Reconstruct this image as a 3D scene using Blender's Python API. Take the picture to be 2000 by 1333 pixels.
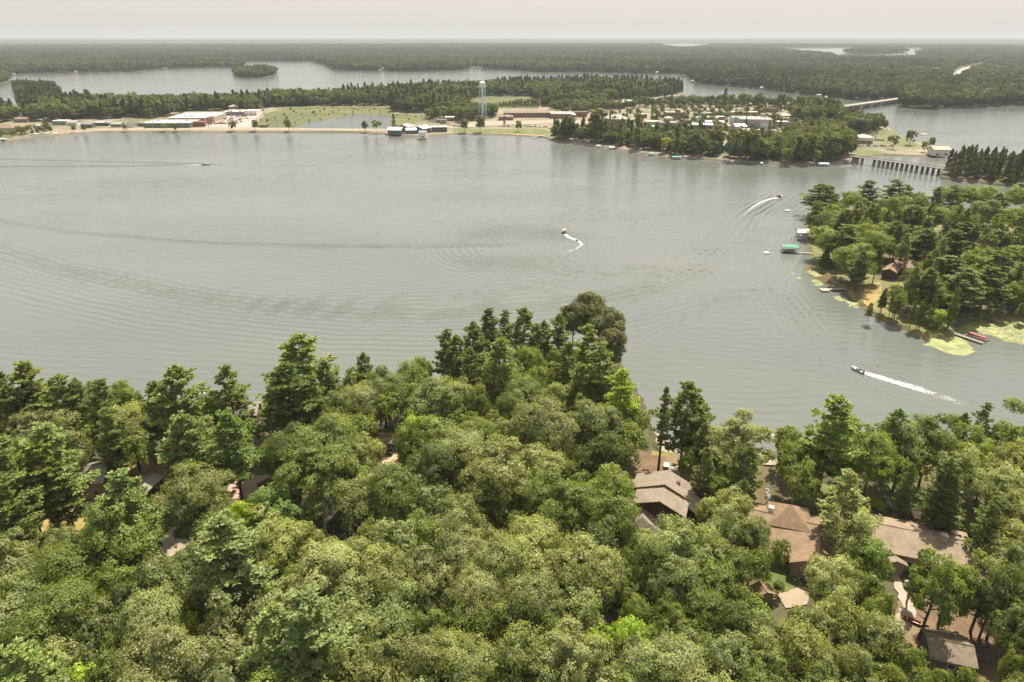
import bpy, math, random
import numpy as np
from mathutils import Vector, Matrix
random.seed(7); rng = np.random.default_rng(7)
R = math.radians
for o in list(bpy.data.objects): bpy.data.objects.remove(o)
sc = bpy.context.scene
# ---------------------------------------------------------------- camera, sky, sun, exposure
H0 = 100.0; FPX = 1333.3; PITCH = R(24.02)
cam = bpy.data.cameras.new('camera'); camo = bpy.data.objects.new('camera', cam); sc.collection.objects.link(camo)
cam.sensor_width = 36; cam.lens = 24.0; cam.clip_start = 1; cam.clip_end = 120000
camo.location = (0, 0, H0); camo.rotation_euler = (math.pi/2 - PITCH, 0, 0); sc.camera = camo
SUN_EL, SUN_AZ = 60, 27         # azimuth clockwise from the view direction (+Y)
w = bpy.data.worlds.new('World'); sc.world = w; w.use_nodes = True
nt = w.node_tree; nt.nodes.clear()
out = nt.nodes.new('ShaderNodeOutputWorld'); bg = nt.nodes.new('ShaderNodeBackground')
sky = nt.nodes.new('ShaderNodeTexSky'); sky.sky_type = 'NISHITA'; sky.sun_disc = False
sky.sun_elevation = R(SUN_EL); sky.sun_rotation = R(SUN_AZ); sky.altitude = 500
sky.air_density = 1.0; sky.dust_density = 6.0; sky.ozone_density = 1.0
veil = nt.nodes.new('ShaderNodeMix'); veil.data_type = 'RGBA'   # thin summer smoke veil: even, over the whole sky
veil.inputs['Factor'].default_value = 0.72
veil.inputs['B'].default_value = (5.9, 5.5, 5.15, 1)
nt.links.new(sky.outputs[0], veil.inputs['A']); nt.links.new(veil.outputs['Result'], bg.inputs['Color'])
bg.inputs['Strength'].default_value = 0.080
nt.links.new(bg.outputs[0], out.inputs['Surface'])
sl = bpy.data.lights.new('sun', 'SUN'); sl.energy = 4.9; sl.angle = R(0.8); sl.color = (1.0, 0.90, 0.74)
so = bpy.data.objects.new('sun', sl); sc.collection.objects.link(so)
sd = Vector((math.sin(R(SUN_AZ))*math.cos(R(SUN_EL)), math.cos(R(SUN_AZ))*math.cos(R(SUN_EL)), math.sin(R(SUN_EL))))
so.rotation_euler = sd.to_track_quat('Z', 'Y').to_euler(); so.location = (0, 0, 400)
vs = sc.view_settings; vs.view_transform = 'Standard'; vs.look = 'None'; vs.gamma = 1; vs.use_curve_mapping = False
vs.exposure = 1.0
cy = sc.cycles
cy.max_bounces = 6; cy.diffuse_bounces = 4; cy.glossy_bounces = 2; cy.transmission_bounces = 3; cy.transparent_max_bounces = 6
cy.volume_bounces = 0; cy.caustics_reflective = False; cy.caustics_refractive = False
cy.use_denoising = True; cy.use_adaptive_sampling = True; cy.adaptive_threshold = 0.015

# ---------------------------------------------------------------- projection between photograph pixels and world
CP, SP = math.cos(PITCH), math.sin(PITCH)
def G(x, y, z=0.0):
    u = (x-1000)/FPX; v = (666.5-y)/FPX
    dy = CP + v*SP; dz = -SP + v*CP
    t = (H0-z)/max(-dz, 1e-4)
    return Vector((u*t, dy*t, z))
def GA(xy, z=0.0):
    xy = np.asarray(xy, float); u = (xy[:, 0]-1000)/FPX; v = (666.5-xy[:, 1])/FPX
    dy = CP+v*SP; dz = -SP+v*CP; t = (H0-z)/np.maximum(-dz, 1e-4)
    return np.stack([u*t, dy*t, np.full(len(xy), z, float)], 1)
def PJ(P):
    P = np.asarray(P, float); rz = P[:, 2]-H0; d = P[:, 1]*CP - rz*SP
    return np.stack([1000+FPX*P[:, 0]/d, 666.5-FPX*(P[:, 1]*SP+rz*CP)/d], 1), d
def depth_at(x, y, z=0.0):
    p = G(x, y, z); return p.y*CP + (H0-z)*SP
def ppm(x, y, z=0.0): return FPX/depth_at(x, y, z)     # photograph pixels per metre
def inpoly(P, poly):
    x, y = P[:, 0], P[:, 1]; c = np.zeros(len(P), bool); q = np.asarray(poly, float); n = len(q)
    for i in range(n):
        x1, y1 = q[i]; x2, y2 = q[(i+1) % n]
        if y1 == y2: continue
        m = ((y1 > y) != (y2 > y)) & (x < (x2-x1)*(y-y1)/(y2-y1)+x1)
        c ^= m
    return c
def vnoise(P, s, seed=0):
    """smooth value noise of 2-D points"""
    r = np.random.default_rng(seed+11); T = r.random((64, 64)); X = P[:, 0]/s; Y = P[:, 1]/s
    xi, yi = np.floor(X).astype(int), np.floor(Y).astype(int); fx, fy = X-xi, Y-yi
    fx = fx*fx*(3-2*fx); fy = fy*fy*(3-2*fy)
    a = T[xi % 64, yi % 64]; b = T[(xi+1) % 64, yi % 64]; c = T[xi % 64, (yi+1) % 64]; d = T[(xi+1) % 64, (yi+1) % 64]
    return (a*(1-fx)+b*fx)*(1-fy)+(c*(1-fx)+d*fx)*fy

# ---------------------------------------------------------------- materials
MATS = {}
def newmat(name):
    m = bpy.data.materials.new(name); m.use_nodes = True; m.node_tree.nodes.clear(); return m, m.node_tree
def N(nt, t, **kw):
    n = nt.nodes.new(t)
    for k, v in kw.items(): setattr(n, k, v)
    return n
def mixrgb(nt, a, b, f, bt='MIX'):
    m = N(nt, 'ShaderNodeMix', data_type='RGBA', blend_type=bt)
    for s, v in (('A', a), ('B', b), ('Factor', f)):
        if hasattr(v, 'is_output') or hasattr(v, 'links'): nt.links.new(v, m.inputs[s])
        elif s == 'Factor': m.inputs[s].default_value = v
        else: m.inputs[s].default_value = (*v, 1) if len(v) == 3 else v
    return m.outputs['Result']
def maths(nt, op, a, b=None, c=None):
    m = N(nt, 'ShaderNodeMath', operation=op)
    for i, v in enumerate((a, b, c)):
        if v is None: continue
        if isinstance(v, (int, float)): m.inputs[i].default_value = v
        else: nt.links.new(v, m.inputs[i])
    return m.outputs[0]
def noise(nt, vec, scale, detail=4, rough=.55):
    n = N(nt, 'ShaderNodeTexNoise'); n.inputs['Scale'].default_value = scale; n.inputs['Detail'].default_value = detail
    n.inputs['Roughness'].default_value = rough
    if vec is not None: nt.links.new(vec, n.inputs['Vector'])
    return n.outputs['Fac']
def ramp(nt, f, lo, hi):
    m = N(nt, 'ShaderNodeMapRange'); m.inputs['From Min'].default_value = lo; m.inputs['From Max'].default_value = hi
    nt.links.new(f, m.inputs['Value']); return m.outputs[0]
def surface(name, c1, c2=None, c3=None, scale=1.0, rough=.85, bump=.0, bscale=None, metal=0., spec=.3):
    """two or three colours mixed by world-space noise, plus fine relief"""
    if name in MATS: return MATS[name]
    m, t = newmat(name); o = N(t, 'ShaderNodeOutputMaterial'); p = N(t, 'ShaderNodeBsdfPrincipled')
    p.inputs['Roughness'].default_value = rough; p.inputs['Metallic'].default_value = metal
    p.inputs['Specular IOR Level'].default_value = spec
    g = N(t, 'ShaderNodeNewGeometry').outputs['Position']
    c2 = c2 or tuple(x*.8 for x in c1)
    f = ramp(t, noise(t, g, scale, 6, .6), .38, .62); col = mixrgb(t, c1, c2, f)
    if c3:
        f2 = ramp(t, noise(t, g, scale*.31, 4, .6), .48, .66); col = mixrgb(t, col, c3, f2)
    v = ramp(t, noise(t, g, scale*7, 3, .7), .2, .8)
    v = maths(t, 'MULTIPLY_ADD', v, .35, .83)
    vv = N(t, 'ShaderNodeCombineXYZ')
    for i in range(3): t.links.new(v, vv.inputs[i])
    col = mixrgb(t, col, vv.outputs[0], 1.0, 'MULTIPLY')
    t.links.new(col, p.inputs['Base Color'])
    if bump:
        b = N(t, 'ShaderNodeBump'); b.inputs['Distance'].default_value = bump; b.inputs['Strength'].default_value = 1
        t.links.new(noise(t, g, bscale or scale*4, 5, .65), b.inputs['Height']); t.links.new(b.outputs[0], p.inputs['Normal'])
    t.links.new(p.outputs[0], o.inputs[0]); MATS[name] = m; return m
def plain(name, c, rough=.6, metal=0., spec=.4):
    return surface(name, c, tuple(x*.88 for x in c), scale=.9, rough=rough, metal=metal, spec=spec)
def leafmat(name, trans=.4, rnd=.0, glossy=.05):
    if name in MATS: return MATS[name]
    m, t = newmat(name); o = N(t, 'ShaderNodeOutputMaterial')
    oi = N(t, 'ShaderNodeObjectInfo'); at = N(t, 'ShaderNodeAttribute'); at.attribute_name = 'tint'
    col = oi.outputs['Color']
    v = maths(t, 'MULTIPLY_ADD', at.outputs['Fac'], .7, .66)
    if rnd:
        r = oi.outputs['Random']
        k = maths(t, 'MULTIPLY_ADD', r, rnd, 1-rnd/2); v = maths(t, 'MULTIPLY', v, k)
        r2 = maths(t, 'FRACT', maths(t, 'MULTIPLY', r, 17.3))
        col = mixrgb(t, col, (.20, .19, .055), maths(t, 'MULTIPLY', r2, .38))
    vv = N(t, 'ShaderNodeCombineXYZ')
    for i in range(3): t.links.new(v, vv.inputs[i])
    col = mixrgb(t, col, vv.outputs[0], 1.0, 'MULTIPLY')
    d = N(t, 'ShaderNodeBsdfDiffuse'); tr = N(t, 'ShaderNodeBsdfTranslucent'); ms = N(t, 'ShaderNodeMixShader')
    t.links.new(col, d.inputs[0]); t.links.new(mixrgb(t, col, (1.2, 1.15, .5), 1.0, 'MULTIPLY'), tr.inputs[0])
    ms.inputs[0].default_value = trans; t.links.new(d.outputs[0], ms.inputs[1]); t.links.new(tr.outputs[0], ms.inputs[2])
    gl = N(t, 'ShaderNodeBsdfGlossy'); gl.inputs['Roughness'].default_value = .45; m2 = N(t, 'ShaderNodeMixShader')
    gl.inputs[0].default_value = (.8, .8, .75, 1)
    m2.inputs[0].default_value = glossy; t.links.new(ms.outputs[0], m2.inputs[1]); t.links.new(gl.outputs[0], m2.inputs[2])
    t.links.new(m2.outputs[0], o.inputs[0]); MATS[name] = m; return m
BARK = surface('bark', (.16, .125, .095), (.10, .08, .065), scale=2, rough=.95, bump=.03)
PBARK = surface('pine_bark', (.17, .11, .08), (.09, .065, .05), scale=2, rough=.95, bump=.03)
GREYWOOD = surface('grey_dead_wood', (.42, .38, .33), (.27, .24, .20), scale=2, rough=.9)

# ---------------------------------------------------------------- mesh helpers
def link(o, parent=None):
    sc.collection.objects.link(o)
    if parent is not None: o.parent = parent
    return o
def mkmesh(name, V, F, mat=None, smooth=False, attrs=None):
    me = bpy.data.meshes.new(name)
    if isinstance(F, np.ndarray):
        V = np.asarray(V, np.float32); n, k = F.shape
        me.vertices.add(len(V)); me.vertices.foreach_set('co', V.ravel())
        me.loops.add(n*k); me.loops.foreach_set('vertex_index', F.astype(np.int32).ravel())
        me.polygons.add(n); me.polygons.foreach_set('loop_start', np.arange(0, n*k, k, dtype=np.int32))
        me.update(calc_edges=True)
    else: me.from_pydata([tuple(v) for v in V], [], F); me.update()
    if mat:
        for m in (mat if isinstance(mat, (list, tuple)) else [mat]): me.materials.append(m)
    if smooth: me.polygons.foreach_set('use_smooth', np.ones(len(me.polygons), bool))
    for k, (dom, arr) in (attrs or {}).items():
        a = me.attributes.new(k, 'FLOAT', dom); a.data.foreach_set('value', np.asarray(arr, np.float32))
    return me
def empty(name, loc, label, cat, group=None, rz=0):
    o = bpy.data.objects.new(name, None); o.empty_display_size = .5; o.location = loc; o.rotation_euler = (0, 0, rz)
    o['label'] = label; o['category'] = cat
    if group: o['group'] = group
    return link(o)
def obj(name, me, parent=None, loc=None, rz=None, scale=None, **props):
    o = bpy.data.objects.new(name, me)
    if loc is not None: o.location = loc
    if rz is not None: o.rotation_euler = (0, 0, rz)
    if scale is not None: o.scale = scale
    for k, v in props.items(): o[k] = v
    return link(o, parent)
class MB:
    """collects boxes, tubes and faces into one mesh"""
    def __init__(s): s.v = []; s.f = []
    def add(s, V, F):
        n = len(s.v); s.v += [tuple(v) for v in V]; s.f += [tuple(i+n for i in f) for f in F]; return s
    def box(s, x0, x1, y0, y1, z0, z1):
        V = [(x, y, z) for z in (z0, z1) for y in (y0, y1) for x in (x0, x1)]
        return s.add(V, [(0, 2, 3, 1), (4, 5, 7, 6), (0, 1, 5, 4), (2, 6, 7, 3), (0, 4, 6, 2), (1, 3, 7, 5)])
    def tube(s, pts, rad, n=6, cap=True):
        pts = [Vector(p) for p in pts]; rad = rad if hasattr(rad, '__len__') else [rad]*len(pts)
        V = []; F = []
        for i, p in enumerate(pts):
            d = (pts[min(i+1, len(pts)-1)]-pts[max(i-1, 0)])
            d = d.normalized() if d.length > 1e-6 else Vector((0, 0, 1))
            a = d.cross(Vector((0, 0, 1)) if abs(d.z) < .9 else Vector((1, 0, 0))).normalized(); b = d.cross(a)
            for k in range(n):
                t = 2*math.pi*k/n; V.append(p+a*math.cos(t)*rad[i]+b*math.sin(t)*rad[i])
        for i in range(len(pts)-1):
            for k in range(n): F.append((i*n+k, i*n+(k+1) % n, (i+1)*n+(k+1) % n, (i+1)*n+k))
        if cap: F.append(tuple(range(n-1, -1, -1))); F.append(tuple((len(pts)-1)*n+k for k in range(n)))
        return s.add(V, F)
    def lathe(s, prof, n=16, cx=0, cy=0):
        V = [(cx+r*math.cos(2*math.pi*k/n), cy+r*math.sin(2*math.pi*k/n), z) for r, z in prof for k in range(n)]
        F = [(i*n+k, i*n+(k+1) % n, (i+1)*n+(k+1) % n, (i+1)*n+k) for i in range(len(prof)-1) for k in range(n)]
        F.append(tuple(range(n-1, -1, -1))); F.append(tuple((len(prof)-1)*n+k for k in range(n)))
        return s.add(V, F)
    def mesh(s, name, mat, smooth=False): return mkmesh(name, s.v, s.f, mat, smooth)
    def build(s, name, mat, parent=None, smooth=False, **kw): return obj(name, s.mesh(name, mat, smooth), parent, **kw)
def flatpoly(name, pxpoly, z, mat, jitter=0, thick=0.0, **props):
    """a sheet outlined on the ground; with thick it gets banks going down"""
    P = [G(x, y, z) for x, y in pxpoly]; P = [(p.x, p.y) for p in P]
    return worldpoly(name, P, z, mat, jitter, thick, **props)
def worldpoly(name, P, z, mat, jitter=0, thick=0.0, **props):
    import bmesh
    if jitter:
        Q = []
        for i in range(len(P)):
            a, b = Vector(P[i]), Vector(P[(i+1) % len(P)]); L = (b-a).length; k = int(min(12, max(1, L/(jitter*3))))
            nrm = Vector((-(b-a).y, (b-a).x)).normalized() if L else Vector((0, 0))
            for j in range(k):
                Q.append(a.lerp(b, j/k)+nrm*random.uniform(-jitter, jitter)*(1 if j else .4))
        P = Q
    bm = bmesh.new(); vs_ = [bm.verts.new((p[0], p[1], z)) for p in P]
    f = bm.faces.new(vs_)
    if f.calc_area() and f.normal.z == 0: f.normal_update()
    f.normal_update()
    if f.normal.z < 0: f.normal_flip()
    if thick:
        c = Vector((sum(p[0] for p in P)/len(P), sum(p[1] for p in P)/len(P)))
        n = len(P); lo = []
        for i, p in enumerate(P):
            a, b, q = Vector(P[i-1]), Vector(P[(i+1) % n]), Vector(p); d = (b-a); o_ = Vector((d.y, -d.x))
            if o_.length: o_.normalize()
            ar = sum(P[k-1][0]*P[k][1]-P[k][0]*P[k-1][1] for k in range(n)) if i == 0 else ar
            if ar < 0: o_ = -o_
            q = q+o_*thick*1.1
            lo.append(bm.verts.new((q.x, q.y, z-thick)))
        for i in range(n):
            try: bm.faces.new((vs_[i], vs_[(i+1) % n], lo[(i+1) % n], lo[i]))
            except ValueError: pass
    bmesh.ops.triangulate(bm, faces=bm.faces[:], ngon_method='EAR_CLIP')
    me = bpy.data.meshes.new(name); bm.to_mesh(me); bm.free(); me.materials.append(mat)
    return obj(name, me, **props)
# ---------------------------------------------------------------- ground, water, land masses
LAKEBED = surface('lake_bed', (.09, .08, .05), (.05, .05, .035), scale=.05)
me = mkmesh('ground', [(-90000, -3000, -6), (90000, -3000, -6), (90000, 95000, -6), (-90000, 95000, -6)], [(0, 1, 2, 3)], LAKEBED)
obj('ground', me, kind='structure')

WAKES = dict(
 wa=[(-60, 425), (0, 433), (150, 455), (400, 474), (600, 481), (800, 482), (980, 479)],
 wb=[(-60, 465), (0, 490), (100, 520), (250, 553), (400, 580), (550, 598), (700, 610), (850, 612), (1000, 602), (1150, 588), (1280, 560), (1370, 520), (1425, 470), (1462, 420), (1523, 385)],
 wc=[(-60, 309), (0, 311), (200, 316), (400, 321)], wd=[(-60, 327), (0, 326), (250, 325), (400, 322)],
 we=[(1669, 727), (1740, 752), (1830, 790), (1900, 812), (1990, 835), (2100, 860)],
 wf=[(500, 600), (700, 590), (900, 580), (1050, 560), (1150, 538), (1300, 520), (1400, 470), (1430, 430)],
 wg=[(1523, 392), (1490, 415), (1475, 450), (1480, 500), (1500, 560), (1560, 640)],
 wh=[(1215, 680), (1300, 640), (1400, 590), (1500, 560)])
xs = np.concatenate([np.arange(-2400, -200, 80), np.arange(-200, 2200, 12), np.arange(2200, 4500, 80)]).astype(float)
ys = np.concatenate([[73.0, 73.6, 74.5, 76, 79, 83, 88, 94], np.arange(100, 300, 8), np.arange(300, 960, 6), np.arange(960, 1500, 60)]).astype(float)
XX, YY = np.meshgrid(xs, ys); PX = np.stack([XX.ravel(), YY.ravel()], 1); W = GA(PX, 0.0); nx = len(xs)
def signed(poly):
    """signed distance to a course whose ends run on straight, and 0..1 along it"""
    Q = GA(poly)[:, :2]; P = W[:, :2]; best = np.full(len(P), 1e9); sg = np.ones(len(P)); over = np.zeros(len(P)); n = len(Q)-1
    for k, (a, b) in enumerate(zip(Q[:-1], Q[1:])):
        ab = b-a; L = math.sqrt(ab@ab); t = ((P-a)@ab)/L**2; tc = np.clip(t, 0 if k else -1e3, 1 if k < n-1 else 1e3); c = a+tc[:, None]*ab; d = np.linalg.norm(P-c, axis=1)
        ov = np.maximum(-t if k == 0 else 0*t, (t-1) if k == n-1 else 0*t)*L; d2 = d+np.maximum(ov, 0)*.5
        cr = ab[0]*(P[:, 1]-a[1])-ab[1]*(P[:, 0]-a[0]); m = d2 < best
        best[m] = d2[m]; sg[m] = np.sign(cr[m]+1e-9); over[m] = np.maximum(ov, 0)[m]; 
        if k == 0: D = np.where(m, d, 1e9)
        else: D = np.where(m, d, D)
    return D*sg, np.clip(1-over/14, 0, 1)*np.clip(2-D/60, 0, 1)
attrs = {}
for k, v in WAKES.items():
    d_, e_ = signed(v); attrs[k] = ('POINT', np.clip(d_, -300, 300)); attrs[k+'e'] = ('POINT', e_)
i = np.arange(len(ys)-1)[:, None]*nx+np.arange(nx-1)[None, :]; i = i.ravel()
Fq = np.stack([i, i+nx, i+nx+1, i+1], 1)
m, t = newmat('lake_water'); o_ = N(t, 'ShaderNodeOutputMaterial'); p = N(t, 'ShaderNodeBsdfPrincipled')
pos = N(t, 'ShaderNodeNewGeometry').outputs['Position']
def mapping(scl, rot=0):
    q = N(t, 'ShaderNodeMapping'); q.inputs['Scale'].default_value = scl; q.inputs['Rotation'].default_value = (0, 0, R(rot)); t.links.new(pos, q.inputs['Vector']); return q.outputs[0]
def packet(name, lam, width, amp, off=0.0):
    a = N(t, 'ShaderNodeAttribute'); a.attribute_name = name; d = maths(t, 'SUBTRACT', a.outputs['Fac'], off)
    wob = maths(t, 'MULTIPLY', maths(t, 'SUBTRACT', noise(t, pos, .045, 2), .5), lam*.9); d = maths(t, 'ADD', d, wob)
    c = maths(t, 'COSINE', maths(t, 'MULTIPLY', d, 2*math.pi/lam))
    e = maths(t, 'POWER', 2.718, maths(t, 'MULTIPLY', maths(t, 'MULTIPLY', d, d), -1/(width*width)))
    ae = N(t, 'ShaderNodeAttribute'); ae.attribute_name = name+'e'
    return maths(t, 'MULTIPLY', maths(t, 'MULTIPLY', c, maths(t, 'MULTIPLY', e, ae.outputs['Fac'])), amp*1.5)
hs = [packet('wa', 3.4, 4.2, .075), packet('wb', 5.0, 9.5, .13), packet('wb', 4.2, 16, .05, -26), packet('wc', 3.2, 3, .10), packet('wd', 3.4, 3.5, .11),
      packet('we', 2.6, 4.5, .022, 7), packet('we', 2.6, 3.5, .022, -7), packet('wf', 4.6, 14, .06), packet('wg', 3.6, 10, .06), packet('wh', 2.8, 6, .04)]
gc = G(1005, 484)
vd = N(t, 'ShaderNodeVectorMath', operation='DISTANCE'); t.links.new(pos, vd.inputs[0]); vd.inputs[1].default_value = gc
rr = maths(t, 'ADD', vd.outputs['Value'], maths(t, 'MULTIPLY', noise(t, pos, .03, 2), 7))
e = maths(t, 'POWER', 2.718, maths(t, 'MULTIPLY', maths(t, 'POWER', maths(t, 'SUBTRACT', rr, 33), 2), -1/420))
hs.append(maths(t, 'MULTIPLY', maths(t, 'MULTIPLY', maths(t, 'COSINE', maths(t, 'MULTIPLY', rr, 2*math.pi/3.9)), e), .12))
# long low swell left by earlier boats, crests running roughly across the view
def swell(lam, ang, amp, seed):
    mp = mapping((1, 1, 1), ang); sp = N(t, 'ShaderNodeSeparateXYZ'); t.links.new(mp, sp.inputs[0])
    wob = maths(t, 'MULTIPLY', noise(t, mapping((.012, .02, 1), seed), 1.0, 2), 26)
    c = maths(t, 'COSINE', maths(t, 'MULTIPLY', maths(t, 'ADD', sp.outputs['Y'], wob), 2*math.pi/lam))
    k = ramp(t, noise(t, mapping((.009, .015, 1), seed*3+7), 1.0, 2), .42, .68)
    return maths(t, 'MULTIPLY', maths(t, 'MULTIPLY', c, k), amp)
hs += [swell(4.6, 5, .035, 11), swell(3.7, -14, .03, 40), swell(6.0, 24, .03, 77)]
n1 = noise(t, mapping((.16, .75, 1), 4), 1.0, 3, .5); n2 = noise(t, mapping((.6, 1.6, 1), -12), 1.0, 4, .6)
hs += [maths(t, 'MULTIPLY', maths(t, 'SUBTRACT', n1, .5), .13), maths(t, 'MULTIPLY', maths(t, 'SUBTRACT', n2, .5), .03)]
hh = hs[0]
for q in hs[1:]: hh = maths(t, 'ADD', hh, q)
hh = maths(t, 'MULTIPLY', hh, 1.25)
b = N(t, 'ShaderNodeBump'); b.inputs['Distance'].default_value = 1.0; b.inputs['Strength'].default_value = 1.0
t.links.new(hh, b.inputs['Height']); t.links.new(b.outputs[0], p.inputs['Normal'])
big = ramp(t, noise(t, mapping((.004, .009, 1)), 1.0, 3), .35, .65)
t.links.new(mixrgb(t, (.106, .122, .113), (.130, .140, .129), big), p.inputs['Base Color'])
p.inputs['Roughness'].default_value = .09; p.inputs['IOR'].default_value = 1.333
t.links.new(p.outputs[0], o_.inputs[0]); WATER = m
obj('water', mkmesh('water', W, Fq, WATER, True, attrs), kind='structure')

FLOOR = surface('forest_floor', (.085, .075, .035), (.05, .055, .022), (.15, .11, .06), scale=.12, bump=.2, bscale=1.5)
TOWNG = surface('town_ground', (.24, .195, .145), (.17, .15, .10), (.085, .10, .04), scale=.035)
FARG = surface('far_ground', (.04, .05, .022), (.03, .04, .018), scale=.02)
GRASS = surface('lawn_grass', (.10, .125, .028), (.075, .10, .025), (.17, .145, .05), scale=.25, bump=.05)
DRYG = surface('dry_grass', (.30, .22, .08), (.22, .17, .06), (.13, .13, .035), scale=.4, bump=.05)
GRAVEL = surface('gravel', (.36, .30, .25), (.30, .25, .20), (.26, .22, .16), scale=.5, bump=.03, bscale=6)
SAND = surface('sand', (.42, .31, .20), (.36, .26, .165), (.30, .25, .12), scale=.4, bump=.03)
DIRT = surface('bare_dirt', (.15, .10, .06), (.11, .075, .045), (.20, .15, .08), scale=.35, bump=.08)
ASPHALT = surface('asphalt', (.20, .185, .17), (.17, .16, .145), scale=.1)
MARSH = surface('marsh_grass', (.085, .10, .03), (.06, .075, .025), (.12, .115, .04), scale=.035, bump=.4, bscale=.3)
far_shore = [(-2400, 150), (-400, 146), (17, 144.6), (140, 142.6), (266, 140), (322, 134), (473, 131.5), (477, 120), (557, 120), (606, 120), (634, 127), (654, 137), (780, 140), (892, 138), (920, 134), (1000, 137), (1056, 141), (1168, 141), (1252, 144), (1322, 144), (1350, 155), (1361, 164), (1476, 173), (1550, 182), (1625, 192), (1695, 196), (1737, 193), (1760, 197), (1759, 209), (1825, 213), (1975, 206), (2000, 205), (2500, 200), (4300, 215), (4300, 73.25), (-2400, 73.25)]
flatpoly('land', far_shore, 1.0, FARG, kind='structure', thick=2)
town_shore = [(-700, 290), (0, 274), (17, 271), (60, 266), (118, 262), (182, 257), (400, 257), (560, 257), (700, 257.5), (752, 259.5), (763, 263), (833, 265), (886, 260), (980, 262), (1060, 266), (1084, 274), (1160, 283), (1241, 295), (1308, 304), (1392, 311), (1504, 318), (1560, 321), (1620, 320), (1655, 315), (1665, 306), (1725, 301), (1790, 303), (1838, 301), (1862, 299), (1850, 288), (1800, 281), (1750, 261), (1732, 246), (1695, 240), (1647, 222), (1638, 213), (1587, 205), (1500, 201), (1440, 200), (1300, 203), (1240, 199), (1333, 184), (1331, 176), (1250, 168), (1150, 165), (1050, 171), (900, 176), (700, 188), (600, 196), (500, 204), (300, 208), (140, 208), (60, 215), (44, 222), (40, 231), (20, 224), (0, 222), (-700, 230)]
flatpoly('land', town_shore, 1.2, TOWNG, kind='structure', thick=2)
right_land = [(1577, 424), (1578, 450), (1580, 474), (1592, 498), (1608, 522), (1627, 545), (1664, 567), (1684, 592), (1709, 609), (1760, 634), (1799, 650), (1840, 655), (1862, 648), (1850, 625), (1880, 612), (2000, 612), (2300, 615), (2600, 620), (2600, 440), (2000, 420), (1850, 408), (1700, 403), (1600, 409)]
flatpoly('land', right_land, 1.2, surface('cove_ground', (.12, .13, .04), (.16, .14, .06), (.09, .07, .04), scale=.12, bump=.1), jitter=.8, kind='structure', thick=1.6)
spit = [(1840, 346), (1900, 353), (2000, 364), (2200, 384), (2200, 345), (2000, 335), (1860, 330), (1842, 333)]
flatpoly('land', spit, 1.5, FLOOR, jitter=1, kind='structure', thick=2)
near_land = [(-900, 830), (-300, 805), (0, 798), (260, 788), (400, 780), (470, 783), (520, 788), (640, 782), (760, 772), (822, 762), (860, 738), (950, 716), (1060, 702), (1150, 697), (1207, 705), (1226, 738), (1244, 776), (1262, 830), (1276, 878), (1340, 890), (1440, 896), (1520, 903), (1600, 906), (1700, 905), (1800, 905), (2000, 898), (2400, 890), (3000, 900), (3200, 1900), (-1200, 1900)]
flatpoly('land', near_land, 2.0, FLOOR, jitter=.7, kind='structure', thick=2.6)
isl1 = [(456, 146), (465, 150), (490, 152), (520, 150), (538, 146), (541, 142), (520, 139), (480, 139), (460, 141)]
isl2 = [(28, 182), (40, 190), (70, 195), (100, 194), (117, 190), (112, 182), (80, 177), (40, 176)]
isl3 = [(-60, 166), (0, 163), (18, 158), (12, 152), (-60, 150)]
for q in (isl1, isl2, isl3): flatpoly('island_ground', q, 1.2, FLOOR, kind='structure', thick=2)
# shallow sandy shelves under the water's edge, seen as paler bars at the waterline
flatpoly('beach', [(1204, 703), (1216, 716), (1236, 748), (1252, 786), (1262, 824), (1256, 830), (1240, 780), (1222, 742), (1203, 712)], .12, surface('wet_sand', (.34, .27, .18), (.24, .20, .14), scale=.4), jitter=.3, kind='structure')
flatpoly('beach', [(1268, 836), (1300, 856), (1322, 872), (1330, 884), (1296, 886), (1272, 880)], .10, MATS['wet_sand'], jitter=.3, kind='structure')
flatpoly('beach', [(980, 261.5), (1068, 266.5), (1060, 262.5), (1000, 259)], 1.26, SAND, kind='structure')
# marsh, ponds and far lakes
flatpoly('marsh', [(500, 249), (508, 232), (520, 222), (560, 212), (660, 209), (765, 209), (765, 222), (840, 226), (832, 236), (800, 243), (770, 252), (700, 251)], 1.3, MARSH, jitter=4, kind='structure')
flatpoly('marsh', [(915, 196), (950, 188), (1030, 188), (1058, 198), (1050, 212), (930, 212)], 1.32, MARSH, jitter=4, kind='structure')
flatpoly('pond', [(575, 251), (596, 240), (627, 237), (650, 231), (700, 224), (755, 226), (765, 232), (762, 242), (758, 252), (700, 253)], 1.42, WATER, jitter=4, kind='structure')
flatpoly('far_lake', [(1296, 88.5), (1330, 86), (1360, 87), (1385, 90), (1350, 95), (1320, 95), (1296, 91)], 12., WATER, kind='structure')
flatpoly('far_lake', [(1524, 95.5), (1600, 96), (1640, 95), (1680, 95), (1760, 95), (1806, 96), (1800, 104), (1790, 104), (1790, 114), (1720, 115), (1640, 114), (1620, 108), (1560, 103), (1524, 99)], 12., WATER, kind='structure')
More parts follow.
